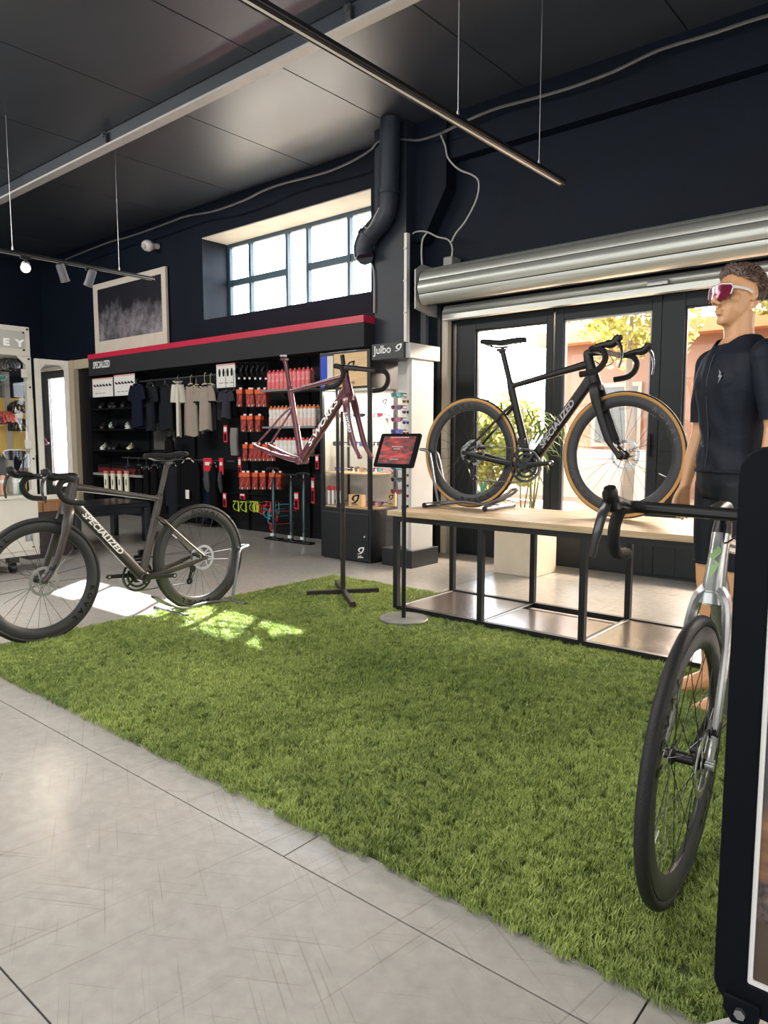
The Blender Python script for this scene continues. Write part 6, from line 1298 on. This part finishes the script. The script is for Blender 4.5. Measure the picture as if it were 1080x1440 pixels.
# ================================================================ OUTSIDE
gr = struct(MB().box2((-30, YW + T, -.12), (16, 40, -.02)).obj('ground', mat('pale_yard_concrete', (.20, .125, .075), .8, var=.1, vscale=2), smooth=False))
bl = thing('building', 'pink rendered building across the yard seen through the doors', 'building', (0, 0, 0)); bx_ = ony(783, 560, 14).x
PK = mat('pink_render', (.24, .12, .075), .8, var=.15, vscale=1.2)
MB().box2((bx_, 14, -.02), (8, 18, 3.0)).obj('wall', PK, bl, smooth=False)
MB().box2((bx_ - .3, 13.6, 3.0), (8.3, 18.3, 3.25)).obj('roof', mat('terracotta_roof', (.5, .2, .1), .8), bl, smooth=False)
for k in range(5):
    xx = bx_ + .8 + k * 2.1; wnd = MB().box2((xx, 13.95, .95), (xx + 1.0, 14, 2.2)).obj('window', mat('pinkish_shutter', (.30, .22, .17), .6), bl, smooth=False); MB().box2((xx + .08, 13.94, 1.03), (xx + .92, 13.951, 2.12)).obj('pane', mat('dark_window_glass', (.10, .10, .10), .3), wnd, smooth=False)
fw_ = thing('garden_wall', 'low cream wall across the yard behind the bamboo', 'wall', (0, 0, 0))
for k in range(7): MB().box2((-16 + k * 1.6, 13.0, -.02), (-16 + k * 1.6 + 1.58, 13.2, .9)).obj('wall_section', mat('cream_block_wall', (.6, .52, .42), .8), fw_, smooth=False)
YL = mat('sunlit_yellow_leaves', (.16, .15, .03), .6, col2=(.36, .30, .07), vscale=1.5); GL_ = mat('green_leaves', (.06, .11, .025), .6, col2=(.16, .2, .05), vscale=1.5)
for m_ in (YL, GL_):
    nt = m_.node_tree; b_ = nt.nodes['Principled BSDF']; tl = nt.nodes.new('ShaderNodeBsdfTranslucent'); mxs = nt.nodes.new('ShaderNodeMixShader'); mxs.inputs[0].default_value = .5; out = nt.nodes['Material Output']
    tl.inputs[0].default_value = (.32, .28, .06, 1); nt.links.new(b_.outputs[0], mxs.inputs[1]); nt.links.new(tl.outputs[0], mxs.inputs[2]); nt.links.new(mxs.outputs[0], out.inputs[0])
def tree(x, y, h_, rad, m, label, seed):
    t = thing('tree', label, 'tree', (x, y, -.02), group='trees across the yard'); MB().sweep(catmull([V(0, 0, 0), V(.05, 0, h_ * .3), V(-.04, .05, h_ * .6), V(0, 0, h_ * .9)], 3), [.12 - .01 * i for i in range(10)], 8).obj('trunk', mat('grey_bark', (.2, .16, .12), .9), t)
    r = random.Random(seed); b = MB()
    for k in range(2600):
        d = V(r.gauss(0, 1), r.gauss(0, 1), r.gauss(0, 1)).normalized() * rad * r.random() ** .4; p = d + V(0, 0, h_); p += V(.25 * math.sin(p.z * 5), .2 * math.sin(p.x * 6), .15 * math.sin(p.x * 7))
        u = V(r.uniform(-1, 1), r.uniform(-1, 1), r.uniform(-1, 1)).normalized() * .075; v = u.orthogonal().normalized() * .045
        b.add([p - u, p + v, p + u, p - v], [(0, 1, 2, 3)])
    b.obj('foliage', m, t, smooth=False, kind='stuff')
tree(ony(860, 470, 11.2).x, 12.0, 3.5, 1.15, YL, 'yellow autumn tree in front of the pink building', 1)
tree(ony(960, 470, 12).x + 1.6, 12.4, 3.4, .95, YL, 'yellow tree farther right beyond third door', 2)
tree(ony(1060, 470, 11.5).x + 2.6, 11.6, 2.8, 1.1, GL_, 'green tree behind the mannequin outside', 3)
tree(ony(690, 640, 11.6).x, 11.6, 1.0, .85, GL_, 'low green shrub seen behind the bamboo through first door', 4)
# added unseen slab over the doors, keeps the high sun off the glass
blk = thing('door_canopy', 'unseen flat sun blocker added outside over the glazed doors', 'canopy', (0, 0, 0))
MB().prism([(-3.95, YW + T + .01), (3.1, YW + T + .01), (3.1, 10.0), (-6.9, 10.0)], 3.3, 3.42).obj('blocker_slab', mat('blocker_grey', (.3, .3, .3), .7), blk, smooth=False)
for x_ in (-6.6, 2.7): MB().box2((x_, 9.85, -.02), (x_ + .1, 9.95, 3.3)).obj('blocker_post', FRAME_GREY, blk, smooth=False)
